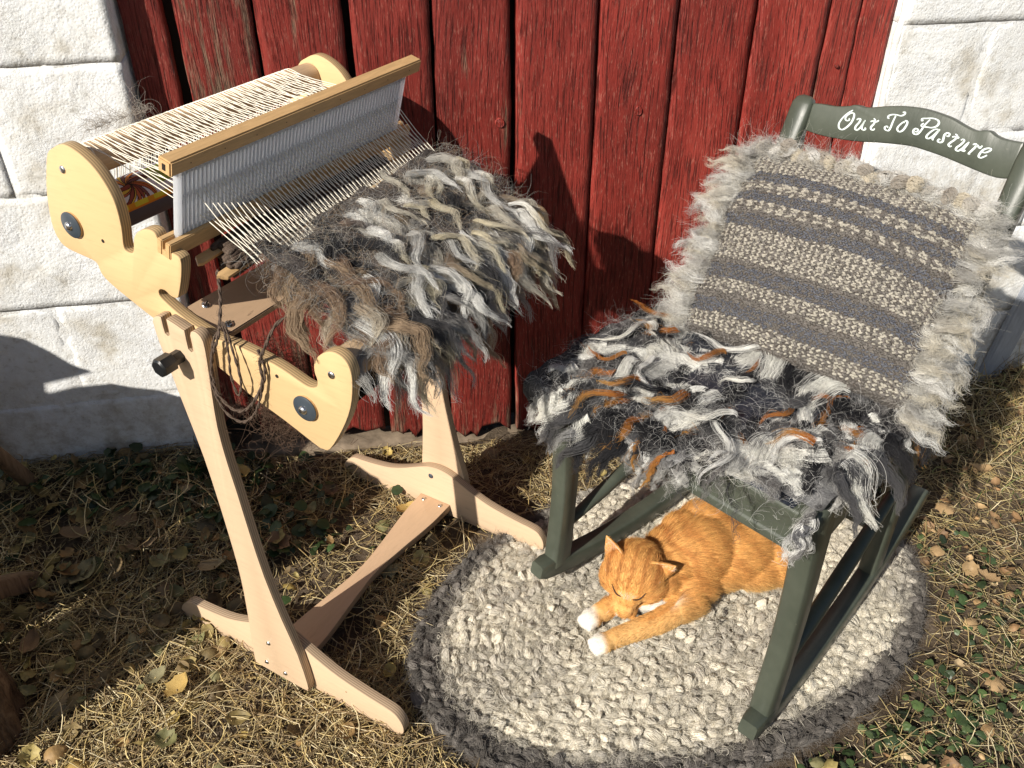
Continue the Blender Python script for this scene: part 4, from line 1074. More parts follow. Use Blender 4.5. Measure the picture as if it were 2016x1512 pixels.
# seat pad
U, Vv = np.meshgrid(np.linspace(0, 1, 30), np.linspace(0, 1, 30), indexing='ij')
edge = (1-(2*U-1)**8)*(1-(2*Vv-1)**8)
Vs = np.stack([.012+.366*U, .032+.365*Vv, .456+.024*edge**.5+.008*np.sin(U*math.pi)*np.sin(Vv*math.pi)+.0015*vnoise(U*9, Vv*9, 4)], -1)
id_ = np.arange(900).reshape(30, 30)
Fs = [tuple(int(q) for q in f) for f in np.stack([id_[:-1, :-1], id_[1:, :-1], id_[1:, 1:], id_[:-1, 1:]], -1).reshape(-1, 4)]
mesh_obj('seat_pad', Vs.reshape(-1, 3), Fs, M['vinyl'], chair, True)
# top rail with its lettering
gplane = lambda z: .539+(z-.725)*.25
out = [tuple(p) for p in catmull(CREST_TOP, 3, False)]+[tuple(p) for p in catmull(CREST_BOT, 3, False)]
crest = plate('top_rail', out, 'y', 0, .020, M['green'], chair, .0045, lambda p, t: (p[0], gplane(p[1])+t, p[1]-t*.25))
for strokes in LETTERS:
    V0, F0 = [], []
    for s_ in strokes:
        P = catmull(np.array(s_), 5, False); T = norm(np.gradient(P, axis=0)); Nn = np.stack([-T[:, 1], T[:, 0]], -1)
        wd = .00075+.00085*np.abs(T[:, 1])**1.3*np.sin(np.linspace(.25, math.pi-.25, len(P))); b = len(V0)
        for i, p in enumerate(P):
            for sgn in (-1, 1):
                q = p+Nn[i]*wd[i]*sgn
                for off in (-.0006, .0004): V0.append((q[0], gplane(q[1])+off, q[1]-off*.25))
        for i in range(len(P)-1):
            a = b+i*4; c = a+4
            F0 += [(a, c, c+2, a+2), (a+1, a+3, c+3, c+1), (a, a+1, c+1, c), (a+2, c+2, c+3, a+3)]
    bm = bmesh.new(); vs = [bm.verts.new(v) for v in V0]
    for f in F0:
        try: bm.faces.new([vs[i] for i in f])
        except ValueError: pass
    bmesh.ops.recalc_face_normals(bm, faces=bm.faces[:]); bm_obj('letter', bm, M['paint_white'], crest)

# ------------------------------------------------------------------ striped woven cushion
cu = empty('woven_cushion', CL, CR); tag(cu, 'woven wool cushion striped grey, blue and cream with shaggy fringe on the rocker', 'cushion')
K00, K10, K01, K11 = [np.array(p) for p in ((.060, .232, .482), (.402, .272, .482), (.003, .462, .684), (.366, .466, .684))]
cn = norm(np.cross(K10-K00, K01-K00)); cn = cn if cn[1] < 0 else -cn
def cpt(u, v, off=0.0):
    u = np.asarray(u, float)[..., None]; v = np.asarray(v, float)[..., None]
    p = K00*(1-u)*(1-v)+K10*u*(1-v)+K01*(1-u)*v+K11*u*v
    e = np.clip(16*u*(1-u)*v*(1-v), 0, 1)
    bul = .072*e**.40+.004*np.sin(u*9+v*3)*e
    wob = .004*np.sin(v*13)*(2*u-1)
    return p+cn*(bul+off)+np.array([1, 0, 0])*wob
nu = 60; U, Vv = np.meshgrid(np.linspace(0, 1, nu), np.linspace(0, 1, nu), indexing='ij')
Pf = cpt(U, Vv); e = np.clip(16*U*(1-U)*Vv*(1-Vv), 0, 1)[..., None]
p_ = K00*(1-U[..., None])*(1-Vv[..., None])+K10*U[..., None]*(1-Vv[..., None])+K01*(1-U[..., None])*Vv[..., None]+K11*U[..., None]*Vv[..., None]
Pb_ = p_-cn*(.030*e**.42)+0
id_ = np.arange(nu*nu).reshape(nu, nu); q = np.stack([id_[:-1, :-1], id_[1:, :-1], id_[1:, 1:], id_[:-1, 1:]], -1).reshape(-1, 4)
mesh_obj('cushion_body', np.concatenate([Pf.reshape(-1, 3), Pb_.reshape(-1, 3)]), np.concatenate([q, q[:, ::-1]+nu*nu]), M['cloth'], cu, True, np.tile([.11, .098, .088], (2*nu*nu, 1)))
sph = []; sf = []
for i in range(1, 4):
    for k in range(6):
        a = math.pi*i/4; b = 2*math.pi*k/6; sph.append((math.cos(a), math.sin(a)*math.cos(b), math.sin(a)*math.sin(b)))
for i in range(2):
    for k in range(6): sf.append((i*6+k, i*6+(k+1) % 6, (i+1)*6+(k+1) % 6, (i+1)*6+k))
sph = np.array(sph); sf = np.array(sf)
rc = np.random.default_rng(3)
bands = [(0, .03, 'g'), (.03, .10, 't'), (.10, .165, 'b'), (.165, .20, 'g'), (.20, .27, 't'), (.27, .345, 'b'), (.345, .37, 'g'), (.37, .545, 't'), (.545, .61, 'b'), (.61, .635, 'g'), (.635, .685, 'c'), (.685, .745, 'b'), (.745, .805, 'c'), (.805, .865, 'b'), (.865, .98, 't'), (.98, 1.01, 'g')]
rows = 92; cols_ = 76; X, T_, C_ = [], [], []
eps = 1e-3
ii, jj = np.meshgrid(np.arange(rows), np.arange(cols_), indexing='ij')
v = (ii+.5)/rows*.985+.008; u = ((jj+.5*(ii % 2))/cols_)*.985+.008
v = v+.004*np.sin(u*7)+.002*rc.normal(size=v.shape); u = u+.0015*rc.normal(size=u.shape)
u = np.clip(u, .004, .996); v = np.clip(v, .004, .996)
pp_ = cpt(u, v, .0012); du = norm(cpt(np.clip(u+eps, 0, 1), v)-cpt(u-eps, v)); dv_ = norm(cpt(u, np.clip(v+eps, 0, 1))-cpt(u, v-eps)); nn_ = norm(np.cross(du, dv_)); dv_ = np.cross(nn_, du)
BG = np.array((.150, .136, .122)); BLU = np.array((.112, .117, .136)); CRM = np.array((.46, .425, .355)); MID = np.array((.33, .30, .26))
colr = np.zeros(v.shape+(3,)); big = np.ones(v.shape)
vr = v+.006*vnoise(u*6, v*2, 8)
for lo, hi, k in bands:
    m = (vr >= lo) & (vr < hi); rnd = rc.uniform(size=v.shape)
    if k == 'g': c = BG*(.8+.5*rnd[..., None])
    elif k == 'b':
        c = BLU*(.75+.5*rnd[..., None]); mm = (rnd < .22)[..., None]; c = np.where(mm, BG, c); big[m] = .8
    elif k == 't':
        pat = ((jj+np.abs((ii % 6)-3)) % 2 == 0) ^ (rnd < .07); c = np.where(pat[..., None], CRM*(.72+.4*rc.uniform(size=v.shape)[..., None]), BG*(.8+.7*rnd[..., None])); big[m & pat] = 1.0
    else:
        pat = (((jj//2) % 2 == 0) & (ii % 3 != 0)) ^ (rnd < .12); c = np.where(pat[..., None], CRM*(.75+.3*rc.uniform(size=v.shape)[..., None]), BG*(.8+.6*rnd[..., None])); big[m & pat] = 1.15
    colr[m] = c[m]
wx, wy, wz_ = .0034, .0018, .0016
ang_ = np.where(ii % 2 == 0, .45, -.45)+rc.normal(0, .2, v.shape)
ax1 = du*np.cos(ang_)[..., None]+dv_*np.sin(ang_)[..., None]; ax2 = -du*np.sin(ang_)[..., None]+dv_*np.cos(ang_)[..., None]
sc_ = (big*rc.uniform(.8, 1.25, v.shape))[..., None]
X = np.stack([ax1*wx*sc_, ax2*wy*sc_, nn_*wz_*sc_], -1).reshape(-1, 3, 3)
ks = batch('knit_stitches', sph, sf, X, pp_.reshape(-1, 3), colr.reshape(-1, 3), M['wool'], cu); ks['kind'] = 'stuff'
# fringe of locks
N = 270; side = rc.integers(0, 10, N); t = rc.uniform(0, 1, N)
u = np.where(side < 4, 0.0, np.where(side < 7, 1.0, t)); v = np.where(side < 7, t, 1.0)
inset = rc.uniform(0, .035, N)
uu = np.clip(u+np.where(side < 4, inset, np.where(side < 7, -inset, 0)), .01, .99); vv = np.clip(v-np.where(side >= 7, inset, 0), .01, .99)
root = cpt(uu, vv, -.006); UD = norm(K10-K00); VD = norm(K01-K00)
d0_ = np.where((side < 4)[:, None], -UD-.25*VD, np.where((side < 7)[:, None], UD*1.0-.3*VD, VD*.8-UD*.1))+cn*.55+rc.normal(0, .4, (N, 3))
P = lock_paths(root, d0_, rc.uniform(.040, .095, N)*np.where(side >= 7, .6, 1), 16, 1.1, 1.1, .5, None, rc, .5)
make_locks([dict(P=P[i], n=72, w=rc.uniform(.010, .024), rad=.00016, cr=.0036, cf=3.6, c=(SILV, WHT, (.66, .64, .58), (.42, .40, .37), WHT)[i % 5], t=(CREAM, WHT, SILV)[i % 3], fly=.30, name='fringe_lock') for i in range(N)], cu, None, rc)
# the plump ropy edge of the fringe
for i in range(23):
    k_ = i % 23; f_ = (k_+.5)/23
    if i < 23: uv = (f_*.98+.01, .985)
    else: uv = (.985 if i % 2 else .012, f_*.9+.05)
    c_ = cpt(uv[0], uv[1], .008)+VD*.010+rc.normal(0, .003, 3)
    n_ = 110; a = rc.uniform(0, 6.28, n_); K = 8; tt_ = np.linspace(0, 1, K)
    ax_ = norm(UD*(1 if i < 23 else .3)+VD*(.5 if i < 23 else 1)+rc.normal(0, .25, 3)); e1 = norm(np.cross(ax_, cn)); e2 = np.cross(ax_, e1)
    L_ = rc.uniform(.016, .030); w_ = rc.uniform(.006, .013)*np.sin(math.pi*(.12+.76*tt_))
    S = c_[None, None]+ax_*((tt_-.5)*L_)[None, :, None]+(w_[None]*np.cos(a[:, None]+1.6*tt_))[..., None]*e1+(w_[None]*np.sin(a[:, None]+1.6*tt_))[..., None]*e2+rc.normal(0, .0007, (n_, K, 3))
    cb = np.array([(.60, .54, .43), (.50, .47, .42), (.66, .64, .60), (.40, .36, .31)][i % 4])
    hair_obj('wool_tuft', S, np.full((n_, K), .00042), cb*rc.uniform(.9, 1.1, (n_, 1)), M['hair'], cu)
N = 7500; side = rc.integers(0, 10, N); t = rc.uniform(0, 1, N)
u = np.where(side < 4, .01, np.where(side < 7, .99, t)); v = np.where(side < 7, t, .985)
root = cpt(np.clip(u, .01, .99), np.clip(v, .01, .99), 0)+rc.normal(0, .006, (N, 3))
dd = np.where((side < 4)[:, None], -UD, np.where((side < 7)[:, None], UD, VD*.6))+cn*.3+rc.normal(0, .6, (N, 3))
fuzz('loose_fibre', root, dd, .052, 12, .0001, np.array([SILV, WHT, CREAM, GREY])[rc.integers(0, 4, N)], M['hair'], cu, rc, 1.3, .4)
N = 5200; root = cpt(rc.uniform(.02, .98, N), rc.uniform(.02, .98, N), .002)
fuzz('loose_fibre', root, cn+rc.normal(0, .8, (N, 3)), .012, 6, .00008, np.array([SILV, CREAM, BRN])[rc.integers(0, 3, N)], M['hair'], cu, rc, 1.2, .2)

# ------------------------------------------------------------------ shaggy seat fleece
sf_ = empty('seat_fleece', CL, CR); tag(sf_, 'shaggy fleece of white, charcoal and rust locks over the green rocker seat', 'fleece')
def Hs(s, g): return .481+.010*np.sin(np.asarray(s)*17+1)*np.sin(np.asarray(g)*15)+.012*np.maximum(0, fbm(np.asarray(s)*14, np.asarray(g)*14, 3, 66))
def seat_pt(s, q):
    """q: metres from the back edge (g=.33) to the front, then down"""
    s = np.asarray(s, float); q = np.asarray(q, float); g = .33-np.minimum(q, .345); ex = np.maximum(q-.345, 0)
    r_ = .016; th = np.clip(ex/r_, 0, math.pi/2); g = g-r_*np.sin(th); dn = r_*(1-np.cos(th))+np.maximum(ex-r_*math.pi/2, 0)
    return g, dn
S3, Q3 = np.meshgrid(np.linspace(-.020, .418, 70), np.linspace(0, .385, 60), indexing='ij'); Q3 = Q3*(1-.19*sm(.21, .29, S3))
g3, dn = seat_pt(S3, Q3); sd_ = .016*np.maximum(0, (np.abs(S3-.2)-.215)/.02)**2
z3 = Hs(S3, g3)-dn-sd_+.0; id_ = np.arange(S3.size).reshape(S3.shape)
F3 = np.stack([id_[:-1, :-1], id_[1:, :-1], id_[1:, 1:], id_[:-1, 1:]], -1).reshape(-1, 4)
hem = .010*vnoise(S3*40, S3*0, 2)*(Q3 > .36)
mesh_obj('fleece_backing', np.stack([S3, g3, z3+hem], -1).reshape(-1, 3), F3, M['cloth'], sf_, True, np.clip(np.array([.13, .128, .125])*(1+.9*vnoise(S3*45, Q3*45, 3)[..., None]), .02, 1).reshape(-1, 3))
def surf_seat(p):
    s, g = p[:, 0], p[:, 1]
    return np.where((s > -.025) & (s < .425) & (g > -.020), Hs(s, g)-.016*np.maximum(0, (np.abs(s-.2)-.205)/.02)**2, -1)
rs = np.random.default_rng(88)
N = 300; s0 = rs.uniform(.014, .405, N); q0 = rs.uniform(.0, 1, N)**.85*.372; q0 = q0*(1-.20*sm(.20, .29, s0))*(1-.16*sm(.34, .395, s0)); g0, dn0 = seat_pt(s0, q0)
root = np.stack([s0, g0, Hs(s0, g0)-dn0+.004], -1)
d0_ = np.stack([-.25+rs.normal(0, .5, N)+1.1*np.clip((s0-.33)/.1, 0, 1)+.15*np.clip((.06-s0)/.06, 0, 1), np.full(N, -.85), np.full(N, -.10)-.6*(q0 > .33)], -1)
Lk = rs.uniform(.08, .19, N)*np.where(q0 > .25, .5, 1)*np.where(s0 < .06, .6, 1)*np.where(s0 > .33, .62, 1)
P = lock_paths(root, d0_, Lk, 22, .60, 1.1, .95, surf_seat, rs, .30, .10)
specs = []
for i in range(N):
    z = vnoise(s0[i]*12+4, q0[i]*11, 99)+.45*rs.normal()
    if z < -.26: c, t_ = (CHAR, (.045, .043, .045))
    elif z < -.02: c, t_ = ((.085, .085, .09), DGREY)
    elif z < .20: c, t_ = ((GREY, SILV), (DGREY, GREY), ((.22, .22, .23), SILV))[i % 3]
    else: c, t_ = ((.86, .85, .79), (WHT, (.7, .69, .65), (.84, .82, .75))[i % 3])
    rust = rs.uniform() < .08
    if rust: c, t_ = RUST, (.40, .22, .07)
    wide = (rs.uniform(.011, .022) if i % 3 else rs.uniform(.004, .010))*(1.15 if c[0] > .6 else 1)*(.45 if rust else 1)
    specs.append(dict(P=P[i], n=int(rs.integers(150, 210)*(1.5 if c[0] > .6 else 1)), w=wide, rad=rs.uniform(.00016, .00026), cr=rs.uniform(.0008, .0032), cf=rs.uniform(2.0, 5.5), c=c, t=t_, fly=.16))
make_locks(specs[:280], sf_, None, rs)
# fringe that hangs off the front and right edges
N = 84; s0 = np.concatenate([rs.uniform(.0, .27, 60), np.full(24, .415)]); q0 = np.concatenate([rs.uniform(.33, .375, 60), rs.uniform(.05, .36, 24)])
g0, dn0 = seat_pt(s0, q0); root = np.stack([s0, g0, Hs(s0, g0)-dn0], -1)
d0_ = np.stack([rs.normal(-.1, .35, N)+.35*(s0 > .42), -.35*np.ones(N), -.8*np.ones(N)], -1)
P = lock_paths(root, d0_, rs.uniform(.030, .068, N)*np.where(s0 > .40, 1.1, 1)*np.where((s0 > .24) & (s0 < .41), .3, 1), 18, .9, 1.5, 1.0, None, rs, .28)
make_locks([dict(P=P[i], n=60, w=.008, rad=.0002, cr=.0035, cf=3.4, c=(DGREY, GREY, SILV, (.16, .16, .17), WHT)[i % 5], t=(GREY, SILV, WHT)[i % 3], fly=.2) for i in range(N)], sf_, None, rs, 18)
N = 34; s0 = rs.uniform(.02, .36, N); q0 = rs.uniform(.30, .345, N); g0, dn0 = seat_pt(s0, q0); root = np.stack([s0, g0-.004, Hs(s0, g0)-dn0], -1)
P = lock_paths(root, np.stack([rs.normal(0, .5, N), -.5*np.ones(N), -.7*np.ones(N)], -1), rs.uniform(.05, .10, N), 20, .9, 2.2, 1.0, None, rs, .45)
make_locks([dict(P=P[i], n=16, w=.008, rad=.00018, cr=.0045, cf=4.5, c=(DGREY, GREY, CHAR)[i % 3], t=(GREY, SILV, DGREY)[i % 3], fly=.4) for i in range(N)], sf_, None, rs, 20)
# thin ropes: black, rust and cream curls lying on top
N = 24; s0 = rs.uniform(.03, .39, N); q0 = rs.uniform(.02, .33, N); g0, dn0 = seat_pt(s0, q0)
root = np.stack([s0, g0, Hs(s0, g0)+.02], -1); d0_ = np.stack([rs.normal(-.2, .7, N), rs.normal(-.6, .4, N), np.zeros(N)], -1)
P = lock_paths(root, d0_, rs.uniform(.06, .13, N), 20, .75, .9, .5, lambda p: surf_seat(p)+.016, rs, .45, .35)
make_locks([dict(P=P[i], n=46, w=rs.uniform(.004, .009), rad=.00018, cr=.0016, cf=2, c=(CHAR, RUST, (.86, .85, .8), (.86, .85, .8), (.38, .18, .06))[i % 5], t=(CHAR, (.5, .3, .1), WHT, (.8, .78, .7), RUST)[i % 5], fly=.12) for i in range(N)], sf_, None, rs, 20)
N = 3800; s0 = rs.uniform(-.015, .41, N); q0 = rs.uniform(0, .37, N); g0, dn0 = seat_pt(s0, q0)
fuzz('loose_fibre', np.stack([s0, g0, Hs(s0, g0)-dn0+.012], -1), rs.normal(0, 1, (N, 3))+np.array([-.1, -.6, .2]), .034, 12, .0001, np.array([GREY, SILV, WHT, DGREY])[rs.integers(0, 4, N)], M['hair'], sf_, rs, .6, .6)

# ================================================================== oval wool rug
rug = empty('oval_rug', (RC[0], RC[1], 0), RT); tag(rug, 'chunky oval cream wool rug with dark grey border under the green rocker', 'rug')
rr_ = np.random.default_rng(12)
sp = []; sfc = []; NU, NV = 9, 6
for i in range(NV+1):
    a = math.pi*i/NV
    for k in range(NU):
        b = 2*math.pi*k/NU; sp.append((math.cos(a), math.sin(a)*math.cos(b), math.sin(a)*math.sin(b)))
for i in range(NV):
    for k in range(NU): sfc.append((i*NU+k, i*NU+(k+1) % NU, (i+1)*NU+(k+1) % NU, (i+1)*NU+k))
sp = np.array(sp); sfc = np.array(sfc)
def rugz(x, y): return .004+.005*vnoise(x*6, y*6, 21)+.003*vnoise(x*17, y*17, 22)
ROWS = 21
for k in range(ROWS):
    f = (k+.6)/ROWS; A_r = .150+.316*f*1.0; B_r = .306*f
    th = np.linspace(0, 2*math.pi, 900); x = A_r*np.cos(th); y = B_r*np.sin(th)
    s = np.concatenate([[0], np.cumsum(np.hypot(np.diff(x), np.diff(y)))]); n = max(8, int(s[-1]/.0100))
    ss = (np.arange(n)+rr_.uniform(-.28, .28, n)+.5*(k % 2))*s[-1]/n; ss %= s[-1]
    px_ = np.interp(ss, s, x)+rr_.normal(0, .0026, n); py_ = np.interp(ss, s, y)+rr_.normal(0, .0026, n)
    tt_ = np.interp(ss, s, th); ta = np.arctan2(B_r*np.cos(tt_), -A_r*np.sin(tt_)+1e-9)
    ang_ = ta+np.where(np.arange(n) % 2 == 0, .75, -.15)*(1 if k % 2 else -1)+rr_.normal(0, .30, n)
    ln = rr_.uniform(.0075, .0135, n); wd = rr_.uniform(.0050, .0078, n); hh = rr_.uniform(.0028, .0052, n)*(.7+.3*f)
    big_ = rr_.uniform(size=n) < .12; ln[big_] *= 1.2; wd[big_] *= 1.3; hh[big_] *= 1.2
    Xm = np.einsum('nij,njk->nik', rotz(ang_), np.einsum('nij,njk->nik', rotx(rr_.normal(0, .3, n)), roty(rr_.normal(0, .35, n))))*np.stack([ln, wd, hh], -1)[:, None, :]
    T = np.stack([px_, py_, rugz(px_, py_)+.006+rr_.uniform(-.002, .004, n)], -1)
    # wool colour: cream body, grey mottling, dark border deeper on the near left side
    frac = f+.028*vnoise(px_*9, py_*9, 33)
    nearl = .085*np.clip(-(px_*.8+py_*.9)/.33, -.75, 1)
    dark = sm(.875, .955, frac+nearl)
    mot = vnoise(px_*8+5, py_*8, 34)+.6*vnoise(px_*22, py_*22, 35)+.35*rr_.normal(size=n)
    base_ = np.array((.77, .72, .61))[None]*(1-.0*mot[:, None]); gry = np.array((.50, .465, .405))
    m = sm(-.1, .9, mot)[:, None]*.85; c = base_*(1-m)+gry*m
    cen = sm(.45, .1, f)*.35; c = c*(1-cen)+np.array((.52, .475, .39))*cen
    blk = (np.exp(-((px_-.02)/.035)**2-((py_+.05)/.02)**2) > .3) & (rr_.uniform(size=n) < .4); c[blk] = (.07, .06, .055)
    dk = np.array((.185, .168, .150))*rr_.uniform(.5, 1.5, (n, 1)); c = c*(1-dark[:, None])+dk*dark[:, None]
    c = c*rr_.uniform(.82, 1.15, (n, 1))
    m_ = 16; K_ = 7; tq = np.linspace(0, 1, K_); aa = rr_.uniform(-.25, math.pi+.25, (n, m_)); tws = rr_.choice([-1, 1], n)[:, None, None]*1.5
    an_ = aa[..., None]+tws*(tq-.5); xs_ = (tq-.5)*2.15; wv_ = np.sqrt(np.clip(1-(np.clip(xs_, -1, 1)*.97)**2, .02, 1))*rr_.uniform(.92, 1.12, (n, m_, 1))
    loc_ = np.stack([np.broadcast_to(xs_, an_.shape), np.cos(an_)*wv_, np.sin(an_)*wv_+.05], -1)
    S_h = np.einsum('nij,nmkj->nmki', Xm, loc_)+T[:, None, None]+rr_.normal(0, .0004, (n, m_, K_, 3))
    hc_ = c[:, None]*rr_.uniform(.93, 1.10, (n, m_, 1)); 
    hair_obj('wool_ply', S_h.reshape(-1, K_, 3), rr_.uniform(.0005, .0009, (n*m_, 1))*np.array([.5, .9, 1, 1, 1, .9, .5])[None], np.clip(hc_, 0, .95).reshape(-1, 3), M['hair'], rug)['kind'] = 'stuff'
    # knobbly wool strands: give every lump twisted ridges
    V0 = sp.copy(); 
    Vn = np.einsum('nij,vj->nvi', Xm, V0)
    wv = 1+.12*np.sin(3*np.arctan2(V0[:, 2], V0[:, 1])+5*V0[:, 0])[None]+.10*rr_.normal(size=(n, len(V0)))*0
    Vn = Vn*wv[..., None]+T[:, None]
    Fn = (sfc[None]+(np.arange(n)*len(V0))[:, None, None]).reshape(-1, 4)
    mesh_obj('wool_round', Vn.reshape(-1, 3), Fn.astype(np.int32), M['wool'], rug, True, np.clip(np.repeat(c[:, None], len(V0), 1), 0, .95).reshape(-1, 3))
th = np.linspace(0, 2*math.pi, 120, endpoint=False); rad_ = np.linspace(0, 1, 24)
Rr, Tt = np.meshgrid(rad_, th, indexing='ij'); xx = (.15*Rr**.5*1+.312*Rr)*np.cos(Tt); yy = .300*Rr*np.sin(Tt)
id_ = np.arange(Rr.size).reshape(Rr.shape); idn = np.roll(id_, -1, 1)
mesh_obj('rug_base', np.stack([xx, yy, rugz(xx, yy)+.0050], -1).reshape(-1, 3), np.stack([id_[:-1], id_[1:], idn[1:], idn[:-1]], -1).reshape(-1, 4), M['cloth'], rug, True,
         np.where((Rr > .9)[..., None], np.array((.11, .10, .09)), np.array((.56, .52, .43))).reshape(-1, 3))
N = 52000; a = rr_.uniform(0, 6.283, N); q = np.sqrt(rr_.uniform(0, 1.03, N)); x = (.150*q**.5+.316*q)*np.cos(a); y = .306*q*np.sin(a)
isd = (q > .90)[:, None]; c = np.where(isd, np.array((.22, .20, .18)), np.array((.72, .67, .56)))*rr_.uniform(.7, 1.2, (N, 1))
fuzz('wool_fuzz', np.stack([x, y, rugz(x, y)+.009], -1), rr_.normal(0, 1, (N, 3))+np.array([0, 0, .25]), .028, 8, .00016, c, M['hair'], rug, rr_, 1.5, .3)
N = 2500; a = rr_.uniform(0, 6.283, N); x = .468*np.cos(a); y = .308*np.sin(a)
fuzz('wool_fuzz', np.stack([x, y, rugz(x, y)+.006], -1), np.stack([np.cos(a), np.sin(a), .2+0*a], -1)+rr_.normal(0, .6, (N, 3)), .022, 8, .00013, np.tile([.24, .22, .20], (N, 1)), M['hair'], rug, rr_, 1.2, .3)
N = 900; a = rr_.uniform(0, 6.283, N); q = np.sqrt(rr_.uniform(0, .85, N)); x = (.150*q**.5+.316*q)*np.cos(a); y = .306*q*np.sin(a)
fuzz('curled_fibre', np.stack([x, y, rugz(x, y)+.012], -1), rr_.normal(0, 1, (N, 3))*np.array([1, 1, .3]), .045, 14, .00035, np.tile([.74, .69, .58], (N, 1))*rr_.uniform(.8, 1.1, (N, 1)), M['hair'], rug, rr_, 1.6, .3)

# ================================================================== cat
catr = empty('cat', (.45, -.48, .02)); tag(catr, 'orange tabby cat asleep on the rug with its white front paws stretched out', 'cat')
bm = bmesh.new()
def ell(c, r, rot=None):
    v = bmesh.ops.create_icosphere(bm, subdivisions=3, radius=1)['verts']
    Mx = Matrix.Translation(Vector(c)-Vector((.45, -.48, .02)))
    if rot is not None: Mx = Mx @ rot
    bmesh.ops.transform(bm, matrix=Mx @ Matrix.Diagonal((*r, 1)), verts=v)
def cap(a, b, ra, rb, n=7):
    for i in range(n+1):
        t = i/n; ell(Vector(a).lerp(Vector(b), t), (ra*(1-t)+rb*t,)*3)
def Rz(a): return Matrix.Rotation(a, 4, 'Z')
# trunk, from the shoulders to the rump
ell((.470, -.448, .074), (.062, .056, .052), Rz(.0)); ell((.500, -.440, .078), (.062, .058, .055)); ell((.545, -.445, .076), (.065, .058, .054))
ell((.590, -.455, .074), (.062, .056, .050)); ell((.635, -.470, .066), (.045, .048, .042)); ell((.600, -.480, .058), (.062, .046, .040), Rz(-.1)); ell((.570, -.462, .074), (.075, .058, .050)); ell((.64, -.478, .060), (.05, .048, .042))
ell((.535, -.478, .055), (.065, .040, .036)); ell((.480, -.500, .052), (.050, .040, .034)); ell((.455, -.470, .080), (.045, .045, .045))
ell((.487, -.418, .098), (.040, .034, .034)); ell((.535, -.402, .092), (.055, .042, .046)); ell((.50, -.455, .088), (.075, .062, .052)); ell((.43, -.475, .075), (.045, .045, .045))
ell((.425, -.492, .066), (.038, .036, .040))
# forelegs and paws
cap((.470, -.530, .046), (.405, -.556, .041), .026, .0195); cap((.405, -.556, .041), (.345, -.568, .037), .0195, .0160); cap((.345, -.568, .037), (.312, -.576, .035), .0160, .0150)
cap((.405, -.510, .048), (.350, -.508, .042), .024, .0190); cap((.350, -.508, .042), (.315, -.519, .038), .0185, .0165)
for (cx_, cy_, dx, dy) in ((.303, -.579, -1, -.25), (.299, -.527, -.85, -.5)):
    L_ = math.hypot(dx, dy); dx /= L_; dy /= L_
    ell((cx_, cy_, .037), (.0195, .0185, .0140), Rz(math.atan2(dy, dx)))
    for q_ in (-1.5, -.5, .5, 1.5):
        ell((cx_+dx*(.0155-.002*abs(q_))-dy*.0074*q_, cy_+dy*(.0155-.002*abs(q_))+dx*.0074*q_, .0345), (.0085, .0056, .0088), Rz(math.atan2(dy, dx)))
# head: skull, cheeks, brow, muzzle, chin
HC = Vector((.380, -.488, .092)); HF = Vector((-.42, -.72, -.55)).normalized(); HR = HF.cross(Vector((0, 0, 1))).normalized(); HU = HR.cross(HF).normalized()
if HR.x < 0: HR = -HR
HS_ = 1.13
def hp(f, r, u): return HC+(HF*f+HR*r+HU*u)*HS_
HM = Matrix((( HR.x, HF.x, HU.x, 0), (HR.y, HF.y, HU.y, 0), (HR.z, HF.z, HU.z, 0), (0, 0, 0, 1)))
if HM.determinant() < 0: HM = HM @ Matrix.Diagonal((1, 1, 1, 1))
def hell(f, r, u, rr_x, rr_f, rr_u): ell(hp(f, r, u), (rr_x*HS_, rr_f*HS_, rr_u*HS_), HM)
hell(0, 0, .002, .047, .046, .041); hell(.010, .024, -.006, .0265, .030, .027); hell(.010, -.024, -.006, .0265, .030, .027)
hell(.028, 0, .006, .0225, .028, .021); hell(.046, 0, -.004, .0135, .024, .013); hell(.055, .0075, -.012, .0095, .012, .0085); hell(.055, -.0075, -.012, .0095, .012, .0085)
hell(.044, 0, -.021, .011, .014, .008); hell(.022, .014, .013, .014, .018, .012); hell(.022, -.014, .013, .014, .018, .012)
me = bpy.data.meshes.new('cat_body'); bm.to_mesh(me); bm.free()
tmp = bpy.data.objects.new('cat_body', me); COL.objects.link(tmp)
md = tmp.modifiers.new('r', 'REMESH'); md.mode = 'VOXEL'; md.voxel_size = .0030
md2 = tmp.modifiers.new('s', 'SMOOTH'); md2.iterations = 4; md2.factor = .5
dg = bpy.context.evaluated_depsgraph_get(); ev = tmp.evaluated_get(dg); me2 = bpy.data.meshes.new_from_object(ev)
bpy.data.objects.remove(tmp)
